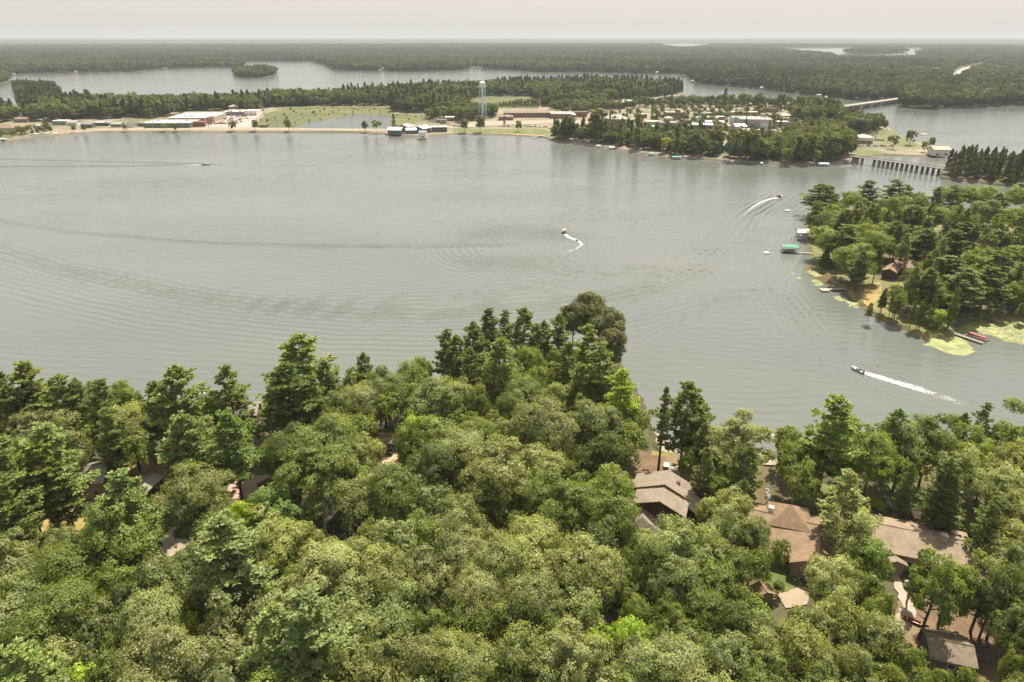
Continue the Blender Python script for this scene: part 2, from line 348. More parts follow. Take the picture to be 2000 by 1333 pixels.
# roads
flatpoly('causeway_road', [(180, 252), (300, 250.5), (480, 250.5), (760, 252), (900, 246), (1000, 240), (1100, 238), (1100, 241), (1000, 243.5), (900, 250), (760, 256), (480, 254.5), (300, 254.5), (180, 256)], 1.5, surface('pale_road', (.30, .25, .195), (.25, .21, .165), scale=.05), kind='structure')
flatpoly('parking_lot', [(400, 250), (402, 240), (440, 226), (500, 219), (512, 222), (500, 232), (500, 250)], 1.45, surface('lot_asphalt', (.33, .28, .25), (.29, .25, .22), scale=.05), kind='structure')
flatpoly('road', [(1858, 160), (1866, 150), (1862, 143), (1880, 133), (1915, 126), (1924, 123), (1919, 129), (1893, 141), (1880, 146), (1872, 158)], 14., surface('far_road', (.40, .33, .26), (.33, .27, .21), scale=.02), kind='structure')
flatpoly('lawn', [(1662, 305), (1672, 293), (1722, 296), (1728, 300)], 1.3, GRASS, kind='structure')
flatpoly('lawn', [(880, 258), (890, 252), (960, 252), (1060, 253), (1080, 258), (1068, 265), (980, 261)], 1.3, GRASS, kind='structure')
flatpoly('road', [(900, 240), (985, 236), (1100, 235), (1160, 238), (1160, 242), (1080, 241), (980, 243), (900, 246)], 1.4, MATS['pale_road'], kind='structure')
flatpoly('lawn', [(1180, 262), (1190, 252), (1235, 250), (1240, 258)], 1.3, GRASS, kind='structure')
flatpoly('road', [(1560, 240), (1600, 222), (1640, 216), (1642, 220), (1605, 228), (1570, 246)], 1.5, MATS['pale_road'], kind='structure')
for q in ([(1735, 250), (1760, 266), (1800, 284), (1790, 292), (1740, 282), (1700, 268)], [(1180, 274), (1300, 290), (1400, 300), (1500, 308), (1560, 300), (1400, 284), (1250, 268), (1180, 262)], [(60, 262), (0, 270), (-80, 276), (-80, 268), (60, 256)], [(1560, 232), (1640, 228), (1660, 244), (1720, 256), (1690, 276), (1600, 268), (1540, 256)], [(540, 215), (560, 203), (640, 200), (640, 210)], [(1120, 246), (1180, 246), (1180, 262), (1090, 264)], [(250, 232), (330, 224), (330, 232), (260, 240)]):
    flatpoly('lawn', q, 1.28, surface('rough_grass', (.115, .125, .045), (.085, .10, .035), (.16, .14, .07), scale=.06), jitter=3, kind='structure')
# clearings of the near wood
near = [('driveway', [(738, 846), (772, 846), (780, 905), (762, 912), (746, 905), (741, 880)], SAND),
 ('driveway', [(444, 975), (446, 950), (462, 925), (524, 923), (534, 930), (502, 945), (500, 975)], surface('tan_drive', (.42, .30, .22), (.36, .26, .19), scale=.3)),
 ('driveway', [(300, 1050), (332, 1028), (350, 1022), (372, 1062), (335, 1088), (318, 1082)], surface('pink_gravel', (.32, .26, .195), (.27, .22, .165), scale=.4)),
 ('driveway', [(140, 992), (178, 978), (184, 998), (168, 1012), (120, 1010)], MATS['pink_gravel']),
 ('dry_lawn', [(60, 1040), (88, 1010), (160, 1000), (185, 1010), (150, 1040), (110, 1100), (75, 1110)], DRYG),
 ('dry_lawn', [(236, 905), (290, 900), (345, 925), (330, 960), (260, 935)], DRYG),
 ('lawn', [(490, 905), (560, 900), (560, 925), (500, 928)], GRASS), ('dry_lawn', [(418, 955), (445, 962), (438, 985), (420, 985)], DRYG),
 ('dirt_yard', [(1236, 882), (1340, 888), (1352, 910), (1350, 945), (1246, 940), (1225, 930)], DIRT),
 ('dry_lawn', [(1272, 881), (1318, 886), (1318, 893), (1272, 890)], DRYG),
 ('terrace', [(1296, 912), (1326, 910), (1330, 935), (1300, 938)], GRAVEL),
 ('lawn', [(1545, 960), (1600, 945), (1700, 950), (1770, 940), (1890, 975), (1930, 1010), (1900, 1050), (1830, 1015), (1700, 990), (1620, 1000), (1560, 985)], GRASS),
 ('dirt_yard', [(1752, 1175), (1800, 1160), (1960, 1170), (1990, 1333), (1960, 1420), (1840, 1400), (1790, 1280), (1750, 1225)], DIRT),
 ('gravel_path', [(1738, 1100), (1752, 1098), (1764, 1150), (1790, 1195), (1766, 1245), (1738, 1215), (1765, 1185), (1748, 1150)], GRAVEL),
 ('lawn', [(1492, 1130), (1505, 1100), (1550, 1105), (1562, 1140), (1545, 1165), (1505, 1165)], GRASS),
 ('driveway', [(1520, 1162), (1560, 1143), (1582, 1150), (1575, 1180), (1535, 1188)], MATS['pink_gravel']),
 ('lawn', [(1180, 1300), (1200, 1235), (1260, 1240), (1300, 1290), (1290, 1340)], DRYG)]
for nme, poly, mt in near: flatpoly(nme, poly, 2.03+.012*near.index((nme, poly, mt)), mt, jitter=.35, kind='structure')
flatpoly('beach', [(1490, 900), (1530, 903), (1560, 905), (1700, 903), (1700, 909), (1560, 912), (1490, 908)], 2.3, SAND, jitter=.3, kind='structure')
# lawns of the right cove
flatpoly('lawn', [(1680, 575), (1700, 555), (1720, 550), (1722, 575), (1712, 603), (1690, 595)], 1.25, DRYG, jitter=.3, kind='structure')
flatpoly('lawn', [(1714, 612), (1740, 612), (1810, 625), (1850, 640), (1840, 652), (1800, 648), (1760, 632)], 1.26, GRASS, jitter=.3, kind='structure')

# reed and lily beds
def rhombs(C, Nn, S, asp, rng_, spin=True):
    """flat four-cornered leaves at C facing Nn"""
    n = len(C); Nn = Nn/np.linalg.norm(Nn, axis=1, keepdims=True)
    r = rng_.normal(size=(n, 3)); T = np.cross(Nn, r); T /= np.linalg.norm(T, axis=1, keepdims=True)+1e-9; B = np.cross(Nn, T)
    a = T*S[:, None]; b = B*(S*asp)[:, None]
    V = np.stack([C+a, C+b, C-a, C-b], 1).reshape(-1, 3); F = np.arange(4*n).reshape(n, 4); return V, F
m, t = newmat('lily_leaf'); o_ = N(t, 'ShaderNodeOutputMaterial'); p = N(t, 'ShaderNodeBsdfPrincipled'); at = N(t, 'ShaderNodeAttribute'); at.attribute_name = 'tint'
t.links.new(mixrgb(t, (.13, .155, .045), (.30, .315, .105), at.outputs['Fac']), p.inputs['Base Color']); p.inputs['Roughness'].default_value = .5
t.links.new(p.outputs[0], o_.inputs[0]); LILY = m
def lilies(label, poly, n, dens=.5, s=.34):
    q = np.asarray(poly, float); P = np.stack([rng.uniform(q[:, 0].min(), q[:, 0].max(), n*6), rng.uniform(q[:, 1].min(), q[:, 1].max(), n*6)], 1)
    P = P[inpoly(P, q)]; C = GA(P, .03); Qw = GA(q, .03); ed = np.full(len(C), 1e9)
    for a_, b_ in zip(Qw, np.roll(Qw, -1, 0)):
        ab = (b_-a_)[:2]; tt = np.clip(((C[:, :2]-a_[:2])@ab)/(ab@ab), 0, 1); ed = np.minimum(ed, np.linalg.norm(C[:, :2]-a_[:2]-tt[:, None]*ab, axis=1))
    C = C[vnoise(C, 3.5, 3)*.8+.3*vnoise(C, 1.1, 4)+.25*rng.random(len(C)) > 1.02-dens*np.clip(.12+ed/6, 0, 1.12)][:n]
    C[:, 2] = rng.uniform(.02, .06, len(C)); Nn = rng.normal(size=C.shape)*.06; Nn[:, 2] = 1; S = rng.uniform(.6, 1.2, len(C))*s
    V, F = rhombs(C, Nn, S, .85, rng); obj('lily_pads', mkmesh('lily_pads', V, F, LILY, False, {'tint': ('FACE', np.clip(vnoise(C, 2.2, 9)*1.1-.25+rng.random(len(C))*.5, 0, 1))}), kind='stuff', label=label)
lilies('dense yellow green lily pads beside the willow point', [(1784, 650), (1812, 652), (1850, 657), (1880, 660), (1908, 688), (1880, 696), (1850, 690), (1815, 680), (1790, 665)], 9000, .66)
lilies('wide bed of lily pads filling the cove', [(1866, 615), (2000, 612), (2300, 616), (2300, 690), (2090, 680), (2000, 674), (1955, 668), (1930, 654), (1880, 656), (1862, 642)], 26000, .66)
lilies('lily pads fringing the little lawn', [(1622, 576), (1650, 582), (1676, 592), (1702, 608), (1700, 620), (1682, 614), (1650, 598), (1622, 584)], 2500, .62)
lilies('thin pale lily pads off the shady corner', [(1540, 528), (1562, 524), (1580, 540), (1610, 552), (1605, 560), (1575, 556), (1550, 543)], 1500, .5)
lilies('scattered lily pads over the brown shallows', [(1562, 530), (1580, 512), (1606, 525), (1612, 545), (1590, 550)], 900, .4)
SHALLOW = surface('brown_shallows', (.135, .095, .05), (.10, .075, .04), scale=.3, rough=.25)
flatpoly('shallows', [(1570, 528), (1588, 508), (1604, 518), (1626, 545), (1645, 560), (1620, 560), (1590, 545)], .012, SHALLOW, jitter=.5, kind='structure')
flatpoly('shallows', [(1640, 570), (1664, 566), (1684, 592), (1709, 610), (1760, 635), (1795, 651), (1770, 648), (1715, 625), (1690, 610), (1655, 585)], .010, SHALLOW, jitter=.5, kind='structure')
# ---------------------------------------------------------------- tree meshes
def sphere_pts(n, r_, zmin=-1.0):
    v = r_.normal(size=(n*3, 3)); v /= np.linalg.norm(v, axis=1, keepdims=True); v = v[v[:, 2] > zmin]; return v[:n]
def broad_crown(seed, nl, nmini, nleaf, leaf, lr=(.24, .4), flat=.95, spread=.70, thin=0., up=.35):
    r_ = np.random.default_rng(seed); C, Nn, T = [], [], []
    # lobes over the upper part of an irregular dome
    d = sphere_pts(nl, r_, -.8); rad = spread*r_.uniform(.55, 1.22, nl); L = d*rad[:, None]; L[:, 2] *= flat
    L = np.vstack([L, r_.normal(size=(max(3, nl//6), 3))*.22]); nL = len(L); LR = r_.uniform(*lr, nL)
    for i_ in range(nL):
        m_ = sphere_pts(nmini, r_, -.5); tint = r_.uniform(0, .35)
        mp = L[i_]+m_*LR[i_]*r_.uniform(.8, 1.12, (len(m_), 1))*np.array([1, 1, .85])
        # drop clumps buried in other lobes
        D = np.linalg.norm(mp[:, None]-L[None], axis=2)/LR[None]; D[:, i_] = 9; keep = (D > .62).all(1) & (r_.random(len(mp)) > thin); mp = mp[keep]; mm = m_[keep]
        for q, nq in zip(mp, mm):
            k = int(nleaf*r_.uniform(.7, 1.3)); g = r_.normal(size=(k, 3))*LR[i_]*.23*np.array([1, 1, .62]); C.append(q+g)
            Nn.append(nq*1.0+q*.5+np.array([0, 0, up])+r_.normal(size=(k, 3))*.55+g/LR[i_]*1.2); T.append(np.clip(tint+r_.uniform(0, .3)+r_.uniform(0, .45, k), 0, 1))
    C = np.vstack(C); Nn = np.vstack(Nn); T = np.concatenate(T); S = leaf*r_.uniform(.6, 1.3, len(C))
    V, F = rhombs(C, Nn, S, .62, r_); return V, F, T
def pine_crown(seed, h=24., rmax=4.6, base=.28, step=.75, per=6, dens=1.0, droop=0., shape='white', leaf=.34, width=.36):
    """layered boughs that carry flat plates of upswept needle tufts; metres"""
    r_ = np.random.default_rng(seed); C, Nn, D_, T, S = [], [], [], [], []; boughs = []
    z = h*base; bias = r_.uniform(0, 6.28)
    while z < h*.985:
        t_ = (z-h*base)/(h*(1-base))
        if shape == 'white': prof = (1-t_)**.62*(.72+.28*math.sin(z*1.35+seed))*(.6+.4*min(1, t_*4))+.05
        elif shape == 'spruce': prof = (1-t_)**.95+.03
        else: prof = (1-t_)**.8*(.8+.2*math.sin(z*1.7+seed))+.05
        n = max(3, int(per*(1-.3*t_)))
        for k in range(n):
            az = bias+k*2*math.pi/n+r_.normal()*.35; L = rmax*prof*r_.uniform(.62, 1.18)
            if shape == 'white' and r_.random() < .10: L *= 1.22
            if shape == 'white' and r_.random() < .14: continue
            tilt = (.10+.42*t_) if shape == 'white' else (-.22+.35*t_)
            dr = np.array([math.cos(az), math.sin(az), 0]); zz = z+r_.normal()*.15
            boughs.append((zz, az, L, tilt))
            m_ = max(5, int(L*6.2*dens)); s = r_.uniform(.22, 1.0, m_)**.75; lat = r_.normal(size=m_)*.20*L*(1.1-s*.55)
            P = dr[None]*(s*L)[:, None]+np.array([-dr[1], dr[0], 0])[None]*lat[:, None]
            P[:, 2] = zz+s*L*math.tan(tilt)-droop*s*s*L+ .28*s**2*L*.3 + r_.normal(size=m_)*.09
            for q in P:
                kk = int(r_.integers(8, 12)); u = r_.normal(size=(kk, 3))*np.array([.8, .8, .42])+dr*.55+np.array([0, 0, .45]); u /= np.linalg.norm(u, axis=1, keepdims=True)
                C.append(q+u*leaf*.55); D_.append(u); T.append(np.clip(r_.uniform(0, .45)+r_.uniform(0, .55, kk), 0, 1)); S.append(leaf*r_.uniform(.75, 1.25, kk))
        z += step*r_.uniform(.75, 1.3)*(1-.35*t_)
    for i_ in range(14):        # leader
        q = np.array([0, 0, h*(.95+.05*i_/14)]); kk = 8; u = r_.normal(size=(kk, 3))*.6+np.array([0, 0, .8]); u /= np.linalg.norm(u, axis=1, keepdims=True)
        C.append(q+u*leaf*.5); D_.append(u); T.append(r_.uniform(.2, 1, kk)); S.append(np.full(kk, leaf))
    C = np.vstack(C); U = np.vstack(D_); T = np.concatenate(T); S = np.concatenate(S)
    r2 = r_.normal(size=U.shape)+np.array([0, 0, .6]); B = np.cross(U, r2); B /= np.linalg.norm(B, axis=1, keepdims=True)+1e-9
    V = np.stack([C+U*S[:, None], C+B*(S*width)[:, None], C-U*S[:, None]*.8, C-B*(S*width)[:, None]], 1).reshape(-1, 3)
    return V, np.arange(len(V)).reshape(-1, 4), T, boughs
LEAF = leafmat('broad_leaf', .50, glossy=.015); NEEDLE = leafmat('needle', .30, glossy=.012); FLEAF = leafmat('wood_leaf', .38, rnd=.55, glossy=.01)
def cm(name, V, F, T, mat): return mkmesh(name, V, F, mat, False, {'tint': ('FACE', T)})
def trunk_broad(seed, nlimb=9, zc=.62, rr=.32):
    """unit height tree: trunk and rising limbs"""
    r_ = random.Random(seed); b = MB(); b.tube([(0, 0, 0), (.006, .004, .25), (.0, .012, .5), (.02, 0, .8)], [.020, .016, .012, .004], 7)
    for k in range(nlimb):
        a = k*2.4+r_.uniform(-.4, .4); z = r_.uniform(.28, .6); L = rr*r_.uniform(.6, 1.05)
        p0 = Vector((0, 0, z)); p1 = p0+Vector((math.cos(a)*L*.45, math.sin(a)*L*.45, .08)); p2 = p0+Vector((math.cos(a+.3)*L*.9, math.sin(a+.3)*L*.9, .2))
        b.tube([p0, p1, p2], [.009, .006, .0015], 5)
        b.tube([p1, p1+Vector((math.cos(a-.8)*L*.4, math.sin(a-.8)*L*.4, .1))], [.005, .001], 4)
    return b.mesh('trunk', BARK, True)
def trunk_pine(seed, boughs, h):
    r_ = random.Random(seed); b = MB(); b.tube([(0, 0, 0), (0, .05, h*.3), (.08, 0, h*.65), (0, 0, h*.98)], [.34, .27, .17, .03], 8)
    for z, az, L, tilt in boughs:
        d = Vector((math.cos(az), math.sin(az), 0)); b.tube([(0, 0, z), Vector((0, 0, z))+d*L*.5+Vector((0, 0, L*.5*math.tan(tilt))), Vector((0, 0, z))+d*L*.92+Vector((0, 0, L*.95*math.tan(tilt)))], [.055, .035, .012], 4, False)
    for k in range(6):
        z = h*r_.uniform(.12, .27); az = r_.uniform(0, 6.28); d = Vector((math.cos(az), math.sin(az), -.1)); b.tube([(0, 0, z), Vector((0, 0, z))+d*r_.uniform(.6, 1.6)], [.04, .01], 4)
    return b.mesh('trunk', PBARK, True)
BIG = [cm('crown', *broad_crown(100+i, 46, 26, 32, .034), LEAF) for i in range(4)]
MED = [cm('crown', *broad_crown(200+i, 30, 18, 24, .047, lr=(.26, .42)), LEAF) for i in range(3)]
SML = [cm('crown', *broad_crown(300+i, 14, 12, 16, .085, lr=(.32, .5), spread=.6), LEAF) for i in range(3)]
FEATH = [cm('crown', *broad_crown(400+i, 34, 16, 22, .046, lr=(.16, .30), flat=1.25, spread=.78, up=.7), LEAF) for i in range(2)]   # pointed, loose
THIN = [cm('crown', *broad_crown(500+i, 22, 10, 11, .050, thin=.35, lr=(.22, .36)), LEAF) for i in range(2)]
BIG += [cm('crown', *broad_crown(140+i, 30, 24, 32, .036, lr=(.17, .34), spread=.86, flat=1.0, thin=.08), LEAF) for i in range(4)]; MED += [cm('crown', *broad_crown(240+i, 20, 18, 24, .050, lr=(.18, .38), spread=.84, thin=.08), LEAF) for i in range(3)]
TRB = [trunk_broad(i) for i in range(4)]
PN = []; 
for i in range(5):
    V, F, T, bo = pine_crown(600+i, 24, 4.8, base=(.26, .3, .22, .34, .28)[i], step=(.82, .9, .8, 1.0, .85)[i]); PN.append((cm('crown', V, F, T, NEEDLE), trunk_pine(i, bo, 24)))
V, F, T, bo = pine_crown(650, 16, 3.2, base=.08, step=.5, per=7, shape='spruce', droop=.08); SPR = (cm('crown', V, F, T, NEEDLE), trunk_pine(9, bo, 16))
V, F, T, bo = pine_crown(651, 24, 2.7, base=.40, step=.8, per=5, shape='white'); NAR = (cm('crown', V, F, T, NEEDLE), trunk_pine(10, bo, 24))
def red_crown(seed):
    V, F, T = broad_crown(seed, 44, 20, 26, .046, lr=(.22, .34), flat=1.15, spread=.70, up=.5); return cm('crown', V, F, T, NEEDLE)
REDP = [red_crown(700), red_crown(701)]
# far trees: one unit high, crown down to the ground where woods have edges
def far_broad(seed):
    V, F, T = broad_crown(seed, 12, 7, 7, .17, lr=(.36, .52), spread=.58, flat=1.15); V = V*np.array([.32, .32, .40])+np.array([0, 0, .56]); return cm('crown', V, F, T, FLEAF)
def far_pine(seed):
    r_ = np.random.default_rng(seed); n = 560; z = r_.uniform(.12, 1, n); rad = .20*(1-z)**.6*(.75+.35*np.sin(z*26+seed))+.012; a = r_.uniform(0, 6.28, n); s = r_.uniform(.3, 1, n)**.5
    C = np.stack([np.cos(a)*rad*s, np.sin(a)*rad*s, z], 1); Nn = np.stack([np.cos(a)*.6, np.sin(a)*.6, np.full(n, .9)], 1)+r_.normal(size=(n, 3))*.4
    V, F = rhombs(C, Nn, r_.uniform(.03, .055, n), .5, r_); return cm('crown', V, F, r_.random(n), FLEAF)
FARB = [far_broad(800+i) for i in range(4)]; FARP = [far_pine(820+i) for i in range(3)]
def far_clump(seed):   # several crowns of a distant wood side by side (only used kilometres away)
    r_ = np.random.default_rng(seed); Vs, Ts = [], []
    for k in range(9):
        n = 60; pine = r_.random() < .45; c = np.array([r_.uniform(-.9, .9), r_.uniform(-.9, .9), 0]); h_ = r_.uniform(.75, 1.08)*(1.1 if pine else 1)
        d = sphere_pts(n, r_, -.3); P = c+d*np.array([.16, .16, .34] if pine else [.30, .30, .30])+np.array([0, 0, h_-.34])
        V, _ = rhombs(P, d+r_.normal(size=d.shape)*.3+np.array([0, 0, .4]), r_.uniform(.07, .12, n), .7, r_); Vs.append(V); Ts.append(np.clip(r_.uniform(0, .6)+r_.random(n)*.4, 0, 1))
    V = np.vstack(Vs); return cm('crown', V, np.arange(len(V)).reshape(-1, 4), np.concatenate(Ts), FLEAF)
FARC = [far_clump(860+i) for i in range(3)]
def dead_tree(seed, fork=5):
    r_ = random.Random(seed); b = MB()
    def br(p, d, L, r0, lv):
        pts = [p]; q = Vector(p); dd = Vector(d)
        for k in range(3):
            dd = (dd+Vector((r_.uniform(-.25, .25), r_.uniform(-.25, .25), r_.uniform(-.1, .2)))).normalized(); q = q+dd*L/3; pts.append(Vector(q))
        b.tube(pts, [r0, r0*.8, r0*.6, r0*.35], 5 if lv < 2 else 3, False)
        if lv < 4:
            for k in range(4 if lv else fork+3):
                s = pts[r_.choice((1, 2, 3, 3))]; a = r_.uniform(0, 6.28); nd = (dd*.8+Vector((math.cos(a), math.sin(a), r_.uniform(-.1, .5)))*.8).normalized(); br(s, nd, L*r_.uniform(.45, .7), r0*.5, lv+1)
    br((0, 0, 0), (0, 0, 1), 7, .28, 0); return b.mesh('trunk', GREYWOOD)
DEAD = [dead_tree(1), dead_tree(2)]

# ---------------------------------------------------------------- the trees one can tell apart
HUE = dict(m=((0.187, 0.235, 0.062), 'mid green'), l=((0.278, 0.310, 0.120), 'pale sage green'), s=((0.233, 0.265, 0.106), 'soft grey green'), y=((0.315, 0.410, 0.066), 'bright yellow green'), b=((0.200, 0.275, 0.074), 'fresh green'),
           d=((0.124, 0.162, 0.055), 'dark green'), o=((0.194, 0.225, 0.084), 'olive green'), p=((0.200, 0.245, 0.074), 'mid green'), P=((0.158, 0.205, 0.066), 'dark green'), L=((0.226, 0.290, 0.098), 'light green'), r=((0.158, 0.165, 0.072), 'brownish olive'), g=((0.252, 0.210, 0.156), 'greyish tan'))
TILE = dict(A=(0, 880, 2.941), B=(660, 880, 2.941), C=(0, 580, 3.571), D=(500, 580, 3.571), E=(1000, 580, 3.571), F=(1440, 580, 3.571), G=(1440, 880, 3.571), H=(1640, 1060, 4.883), I=(1400, 330, 3.333))
# tile; then x, y of the crown's middle (pines with T: the tip), radius, kind + hue
TREES = {
'A': '60,200,150,Pp 250,170,120,Pp 640,120,150,TL 960,80,150,PP 1100,110,100,Bm 1110,270,170,Bo 1290,90,80,Xg 1600,60,90,Vo 1830,120,190,Bm 1520,260,160,Vb 90,400,150,Pp 290,290,130,Pp 690,420,240,Bm 330,520,110,Bo 60,620,160,Bs 380,680,170,Bm 1230,390,210,TL 1380,360,90,By 1540,520,190,Bl 1700,400,90,Xg 1900,420,150,Xg 1800,540,90,Bl 960,740,170,Bo 640,760,120,Bb 770,850,70,By 1470,750,110,Bb 1690,730,75,By 1900,700,180,Bl 300,950,210,Bm 110,1000,150,Bs 560,970,110,Bs 870,960,180,Bl 1070,1000,90,By 1280,980,160,Bs 1550,900,150,TL 1760,830,170,TL 1960,980,150,Bs 60,1130,170,TL 480,1080,140,Bd 650,1120,85,By 960,1180,210,Bs 1170,1100,85,By 440,1270,100,By 640,1270,120,Bm 1300,1250,170,Bs 1550,1230,150,Bl 1750,1290,130,Bs 860,1330,120,Bs 1930,1220,130,Bm 810,560,80,Bo 1100,620,110,Bo 1330,720,110,Bd 200,1290,140,Bm 1480,1110,120,Bs 30,820,120,Bs 180,820,110,Bo 510,830,100,Bm',
'B': '30,60,110,Bm 300,170,190,Bm 560,100,150,Bd 720,60,120,Bs 900,120,180,Bl 1160,90,120,Bl 1320,120,75,Vs 80,280,110,Bs 550,300,120,Bs 930,230,120,Bm 740,290,85,Vb 925,350,80,Vy 990,300,60,Bl 1150,210,100,Bb 1300,300,170,Bm 1540,210,120,Bb 1570,370,170,Bm 180,470,75,By 450,450,110,Bb 700,420,140,Bs 1110,360,75,Bl 320,540,140,Bs 590,530,140,Bm 1080,520,160,Bl 1500,500,130,Bd 1330,440,80,Bm 1850,520,190,Bl 90,640,170,Bl 250,740,160,Bl 440,650,140,Bs 700,600,150,Bl 900,660,160,Bl 1160,690,150,Bs 1420,680,180,Bl 1640,760,110,Vm 1840,800,100,Vm 800,820,160,Bl 560,790,140,Bo 360,850,130,Bs 100,880,150,Bs 1120,830,160,Bs 1000,950,110,Bs 1220,960,110,Bm 1400,900,150,Bl 60,1040,160,Bs 300,1010,130,Bs 880,960,130,Bm 700,1010,110,Bm 1040,1150,160,Bo 740,1190,180,Bl 500,1200,150,Bs 250,1200,150,Bs 60,1230,150,Bs 860,1290,120,Bm 1350,1230,200,Bl 1670,1050,110,By 1510,1070,90,By 1820,960,80,Vd 1880,1200,180,Bl 1990,1000,110,Bm 1150,1290,90,Bm 1500,1290,100,Bs 560,960,110,Bm 420,1290,120,Bs 1660,1290,110,Bs 200,900,110,Bm 1740,640,100,Bm',
'C': '150,455,130,Tp 40,620,110,TP 390,560,110,Tp 520,570,60,TP 690,590,100,TP 830,660,80,Bo 910,700,80,Bl 50,760,130,PP 280,890,150,TL 890,880,130,Bl 730,1040,130,Pp 1070,590,90,TP 1130,620,90,TP 1240,480,150,Tp 1040,600,45,TP 1130,820,190,TL 1590,480,120,To 1400,720,110,Bo 1280,800,110,Bs 1570,800,130,Tb 1450,960,120,Bl 1350,1040,120,Bm 1750,900,80,Bd 560,800,100,PP 1680,660,60,By 980,1020,110,Bs 250,760,110,PP 600,930,90,Bm',
'D': '290,270,170,Tp 200,470,150,TP 90,620,110,Tp 380,560,100,Tp 470,450,80,TP 745,390,70,Tp 690,560,100,Bo 630,680,80,Bo 880,590,120,Bo 1080,540,110,Bm 1160,480,80,Bo 1330,230,80,TP 1510,175,80,TP 1625,88,80,TP 1735,98,60,TP 1700,300,110,Tp 1870,80,90,Tp 1960,190,60,TP 1640,520,100,Bo 1900,430,100,Bo 500,770,110,Bo 370,800,100,Bm 200,840,100,Bd 700,880,100,Vs 820,900,80,Vs 930,740,100,Bd 1060,680,100,Bd 1250,720,170,Bs 1430,680,110,Bo 1650,710,90,Xg 1830,680,130,Bm 1330,850,90,Pp 1480,870,90,Bs 1650,840,65,Bb 1780,940,110,Bl 1930,860,120,Bs 500,1030,220,Bm 720,1090,130,Bs 110,1080,120,Vo 830,1010,60,Vb 1100,970,120,By 1100,960,140,Bm 1400,1070,190,Bl 1620,1110,150,Bs 1960,1120,110,Bs 1500,560,100,PP 1400,460,90,PP 1560,700,90,Bo 560,900,110,Bm',
'E': '540,110,95,Rr 680,230,100,Rr 430,150,75,Rr 700,340,80,Rr 330,120,75,Tp 225,165,55,TP 540,205,95,Tp 400,320,100,TP 620,330,115,Tp 480,470,90,Tp 300,560,75,Bs 60,460,85,Bo 160,430,75,Bo 290,410,60,Br 775,510,105,Ty 300,700,115,Bs 90,680,110,Bm 480,740,90,Bs 590,680,80,Bm 700,720,90,Bl 200,900,180,Bs 410,870,80,Bl 580,880,140,Bo 860,830,100,Bo 900,990,120,Bb 720,1080,140,Bd 560,1060,130,Bd 400,1100,65,Vm 180,1160,150,Bl 40,1010,100,By 480,1150,40,SP 1080,635,60,NP 1240,598,120,Tp 1320,700,85,Tp 1235,950,75,Bd 1330,1060,75,PP 1590,1010,180,Bl 1470,980,80,Bs 1340,1240,80,Pp 1500,1230,80,Vm 1640,1240,85,PP 1200,1110,75,Bd 1890,930,85,Bm 1880,1130,120,Bb 1990,1000,80,Bm 700,1290,110,Bl 760,930,110,Bo',
'F': '710,705,140,Tb 650,900,70,Bd 1140,785,95,Tb 1600,810,55,TP 1750,745,60,Tp 1940,760,80,Vo 1540,880,70,Bs 1850,930,75,Bs 840,970,120,Bm 960,1090,150,Bm 450,1080,100,Bl 350,1130,90,Bb 1170,1030,140,Bs 1360,990,150,Bm 1450,1130,120,TP 1290,1110,100,Bd 1650,1010,110,Bm 1720,1100,100,Bo 1600,1200,140,Bl 1860,1000,80,Bm 1960,960,100,Bm 1930,1150,140,Bl 1150,1180,90,Bd 640,1040,100,Bm 1060,940,60,Bo',
'G': '780,150,130,Tl 480,180,110,Bm 1180,100,120,TP 1300,170,120,TP 1500,180,90,TP 1830,330,90,Tp 1870,250,150,Bl 1930,640,140,Bl 900,540,170,Bl 960,740,150,Bb 930,920,110,Bm 220,480,75,Vd 130,620,110,Bs 350,650,90,By 60,560,90,Bb 620,850,180,Bl 190,780,100,Bd 1260,690,85,To 1330,900,210,Bm 1520,880,140,Bm 1430,1070,130,Bm 1060,1030,95,Bs 950,1100,90,Bo 700,1110,160,Bl 430,1160,150,Bs 560,1240,120,Bs 150,1120,110,Bb 70,1020,100,Bm 1760,900,150,Bs 1700,1070,150,Bd 1880,950,140,Bd 1960,1200,130,Bd 1000,1290,150,Bs 120,1270,150,Bl 750,1290,120,Bs 960,380,55,Vb 1960,420,130,Bs 1990,800,140,Bs 40,380,70,PP 130,380,60,SP 1960,40,110,Bs 300,1300,130,Bs',
'H': '650,900,140,Bb 740,1040,110,Bs 430,1040,130,Bs 150,1130,180,Bl 500,1270,140,Bs 1000,1250,120,Bl 1240,1270,110,Bl 1650,1110,95,Bl 1600,850,140,Bd 1640,600,130,Bd 1720,1300,80,Bb 240,880,120,Bb 60,900,120,Bs 800,1290,110,Bl',
'I': '690,98,90,TP 745,115,45,TP 640,215,60,TP 1000,78,65,TP 1180,72,75,TP 1245,105,55,TP 870,210,70,Bs 780,165,45,TP 930,215,60,TP 1080,310,75,Bd 1160,230,50,Bs 1320,200,50,Bl 700,370,110,Bm 650,450,90,Bd 740,470,80,Bd 860,370,95,TP 960,420,70,Bm 1070,510,115,Bm 900,600,115,Bm 935,600,60,TP 1290,240,100,TP 1180,340,80,TP 1370,390,80,TP 1550,400,90,TP 1150,640,100,TP 1310,740,120,Bd 1280,620,60,Bm 1530,570,115,TP 1400,650,75,TP 1640,650,110,TP 1800,640,110,TP 1900,680,90,Bm 705,560,45,Sp 820,540,55,Bs 1220,220,60,Bo 1480,180,70,Bo 1560,110,60,TP 1640,180,80,Bo 1740,180,80,Bo 1850,160,70,TP 1960,190,80,Bo 1450,320,80,Bs 1640,350,90,TP 1750,300,100,Bo 1840,400,90,TP 1940,330,90,Bo 1700,480,90,Bo 1860,540,100,TP 1960,560,90,Bs 1450,120,40,TP 1120,420,70,Bo 760,280,60,Bo 1020,300,50,Bs 1740,640,90,Bm'}
FP = []        # footprints of what is placed: x, y, r in photograph pixels
NEAR_TREES = []
